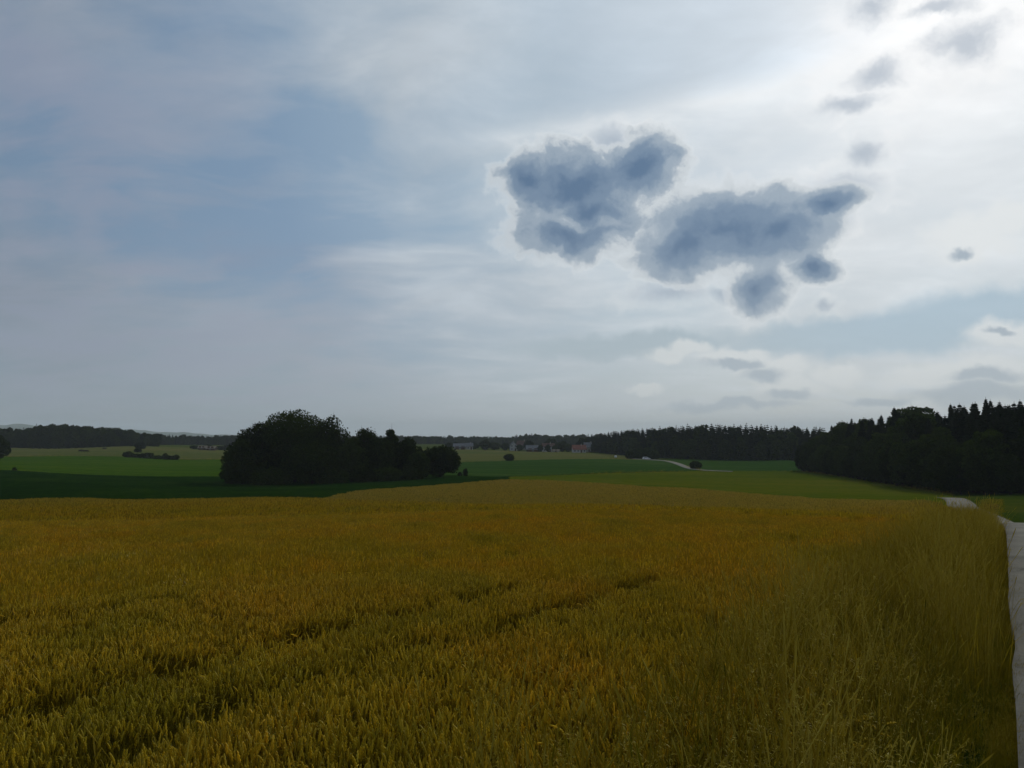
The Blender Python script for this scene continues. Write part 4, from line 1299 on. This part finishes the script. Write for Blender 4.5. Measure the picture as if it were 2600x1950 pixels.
# a white car by the thicket
M_paint = principled('white_car_paint', (0.75, 0.75, 0.74), 0.3, None, 0.5)
M_tyre = principled('tyre_rubber', (0.02, 0.02, 0.02), 0.9)
M_rim = principled('wheel_rim', (0.4, 0.4, 0.4), 0.4)
p = onground(1641, 436)
e = empty('parked_car', (p[0], p[1], p[2] + 0.1), 0.08)
tag(e, 'white car parked in front of the dark thicket', 'car')
prof = [(-2.1, 0.35), (-2.15, 0.75), (-2.0, 0.95), (-1.55, 1.5), (0.35, 1.52), (1.0, 1.0), (1.95, 0.85), (2.15, 0.6), (2.1, 0.35)]
V = [(x, -0.82 + (0.12 if z > 1.2 else 0), z) for x, z in prof] + [(x, 0.82 - (0.12 if z > 1.2 else 0), z) for x, z in prof]
k = len(prof)
obj('body', mesh('body', V, [tuple(range(k)), tuple(reversed(range(k, 2 * k)))] + [(i, (i + 1) % k + 0, (i + 1) % k + k, i + k) for i in range(k)], M_paint), e)
for sy in (-1, 1):
    for x0, x1 in ((-1.45, -0.45), (-0.38, 0.45)):
        obj('window', box_mesh('window', ((x0 + x1) / 2, sy * 0.765, 1.22), (x1 - x0, 0.06, 0.36), M_pane), e)
    for x in (-1.3, 1.3):
        b = MB(); b.tube([(x, sy * 0.70, 0.32), (x, sy * 0.88, 0.32)], 0.32, 14)
        wh = obj('wheel', b.mesh('wheel', M_tyre), e)
        b = MB(); b.tube([(x, sy * 0.72, 0.32), (x, sy * 0.895, 0.32)], 0.19, 12)
        obj('rim', b.mesh('rim', M_rim), wh)
    obj('headlight', box_mesh('headlight', (2.06, sy * 0.6, 0.68), (0.2, 0.3, 0.14), M_rim), e)

# a pale round bale on the meadow
p = onground(1563, 455)
b = MB()
ax = np.linspace(-0.62, 0.62, 7)
b.tube(np.stack([ax, ax * 0.1, ax * 0 + 0.66], -1), [0.5, 0.63, 0.66, 0.66, 0.66, 0.63, 0.5], 18)
M_wrap = plain('white_bale_wrap', (0.7, 0.7, 0.68), 0.45, 0.06)
o = obj('bale', b.mesh('bale', M_wrap, True), None, (p[0], p[1], p[2] + 0.08))
tag(o, 'small white wrapped bale on the meadow above the green crop', 'bale')

# cattle on the far pasture
M_hide = plain('dark_hide', (0.025, 0.02, 0.016), 0.8, 0.3)
def cow_mesh(seed, graze):
    b = MB()
    # trunk, neck and head as one swept body
    hz0 = 0.45 if graze else 1.35
    body = [(-1.05, 0, 1.22), (-0.95, 0, 1.18), (-0.6, 0, 1.08), (0, 0, 1.0), (0.55, 0, 1.04), (0.85, 0, 1.14), (1.1, 0, 1.12 if graze else 1.3), (1.35, 0, 0.8 if graze else 1.48), (1.55, 0, hz0 + 0.05), (1.75, 0, hz0 - 0.12)]
    rad = [0.06, 0.26, 0.36, 0.40, 0.38, 0.34, 0.24, 0.18, 0.15, 0.08]
    b.tube(body, rad, 10)
    for x, sy in ((0.62, -1), (0.62, 1)):
        b.tube([(x, sy * 0.2, 0.95), (x + 0.02, sy * 0.21, 0.55), (x - 0.03, sy * 0.21, 0.3), (x, sy * 0.21, 0.0)], [0.14, 0.085, 0.06, 0.07], 6)
    for x, sy in ((-0.72, -1), (-0.72, 1)):
        b.tube([(x, sy * 0.2, 1.0), (x + 0.1, sy * 0.22, 0.72), (x - 0.12, sy * 0.22, 0.46), (x - 0.06, sy * 0.22, 0.0)], [0.19, 0.13, 0.07, 0.07], 6)
    b.tube([(-1.08, 0, 1.25), (-1.2, 0, 1.0), (-1.22, 0, 0.55)], [0.04, 0.025, 0.05], 5)
    for sy in (-1, 1):
        q = np.array(body[8])
        b.tube([q + [0, sy * 0.1, 0.1], q + [-0.05, sy * 0.32, 0.12]], [0.06, 0.02], 5)
    return b.mesh('cow', M_hide, True)
for i, (px, d, rz, lb) in enumerate([(204, 470, 0.3, 'dark cow at the left of the three on the far pasture'), (210, 474, 2.9, 'dark cow in the middle of the three on the far pasture'), (219, 466, 0.1, 'dark cow at the right of the three on the far pasture'),
                                     (264, 520, 0.2, 'lone dark cow higher up the far pasture')]):
    p = onground(px, d)
    o = obj('cow', cow_mesh(i, i != 1), None, (p[0], p[1], p[2] + 0.1))
    o.rotation_euler = (0, 0, rz)
    tag(o, lb, 'cow', 'cattle on the far pasture')

# far hills
def hills():
    A = np.linspace(-0.75, 0.75, 220)
    px = 1300 + F * np.tan(A)
    yy = np.interp(px, [-900, -100, 20, 50, 90, 180, 330, 430, 520, 620, 900, 2600], [1091, 1090, 1083, 1079, 1087, 1092, 1093, 1098, 1102, 1106, 1109, 1109])
    yy = yy + 1.2 * np.sin(px * 0.05) + 0.8 * np.sin(px * 0.13)
    r0, rows = 9000.0, []
    for f, dr in ((0.0, -900), (0.45, -450), (1.0, 0), (0.4, 500), (0.0, 1000)):
        Rr = r0 + dr
        x, y = Rr * np.sin(A), Rr * np.cos(A)
        zt = EYE + (HOR - yy) / F * r0 * 0.995
        g0 = ground_z(x, y) - 5
        rows.append(np.stack([x, y, g0 + (zt - g0) * f], -1))
    G = np.stack(rows, 0)
    a, b = G.shape[:2]
    i, j = np.meshgrid(np.arange(a - 1), np.arange(b - 1), indexing='ij')
    Fc = np.stack([i * b + j, i * b + j + 1, (i + 1) * b + j + 1, (i + 1) * b + j], -1).reshape(-1, 4)
    return tag(obj('hills', mesh('hills', G.reshape(-1, 3), Fc, M_grass, True)), kind='structure')
hills()

# ------------------------------------------------------------------ the air
HAZE = 1.05e-4
hm, hg, hout = material('haze')
pv = hg.node('ShaderNodeVolumePrincipled', {'Color': (0.86, 0.95, 1.0, 1.0), 'Density': HAZE, 'Anisotropy': 0.0})
hg.l.new(pv.outputs[0], hout.inputs['Volume'])
b = MB()
b.box((0, 0, 85.0), (25000, 25000, 240.0))
tag(obj('haze', b.mesh('haze', hm)), kind='stuff')
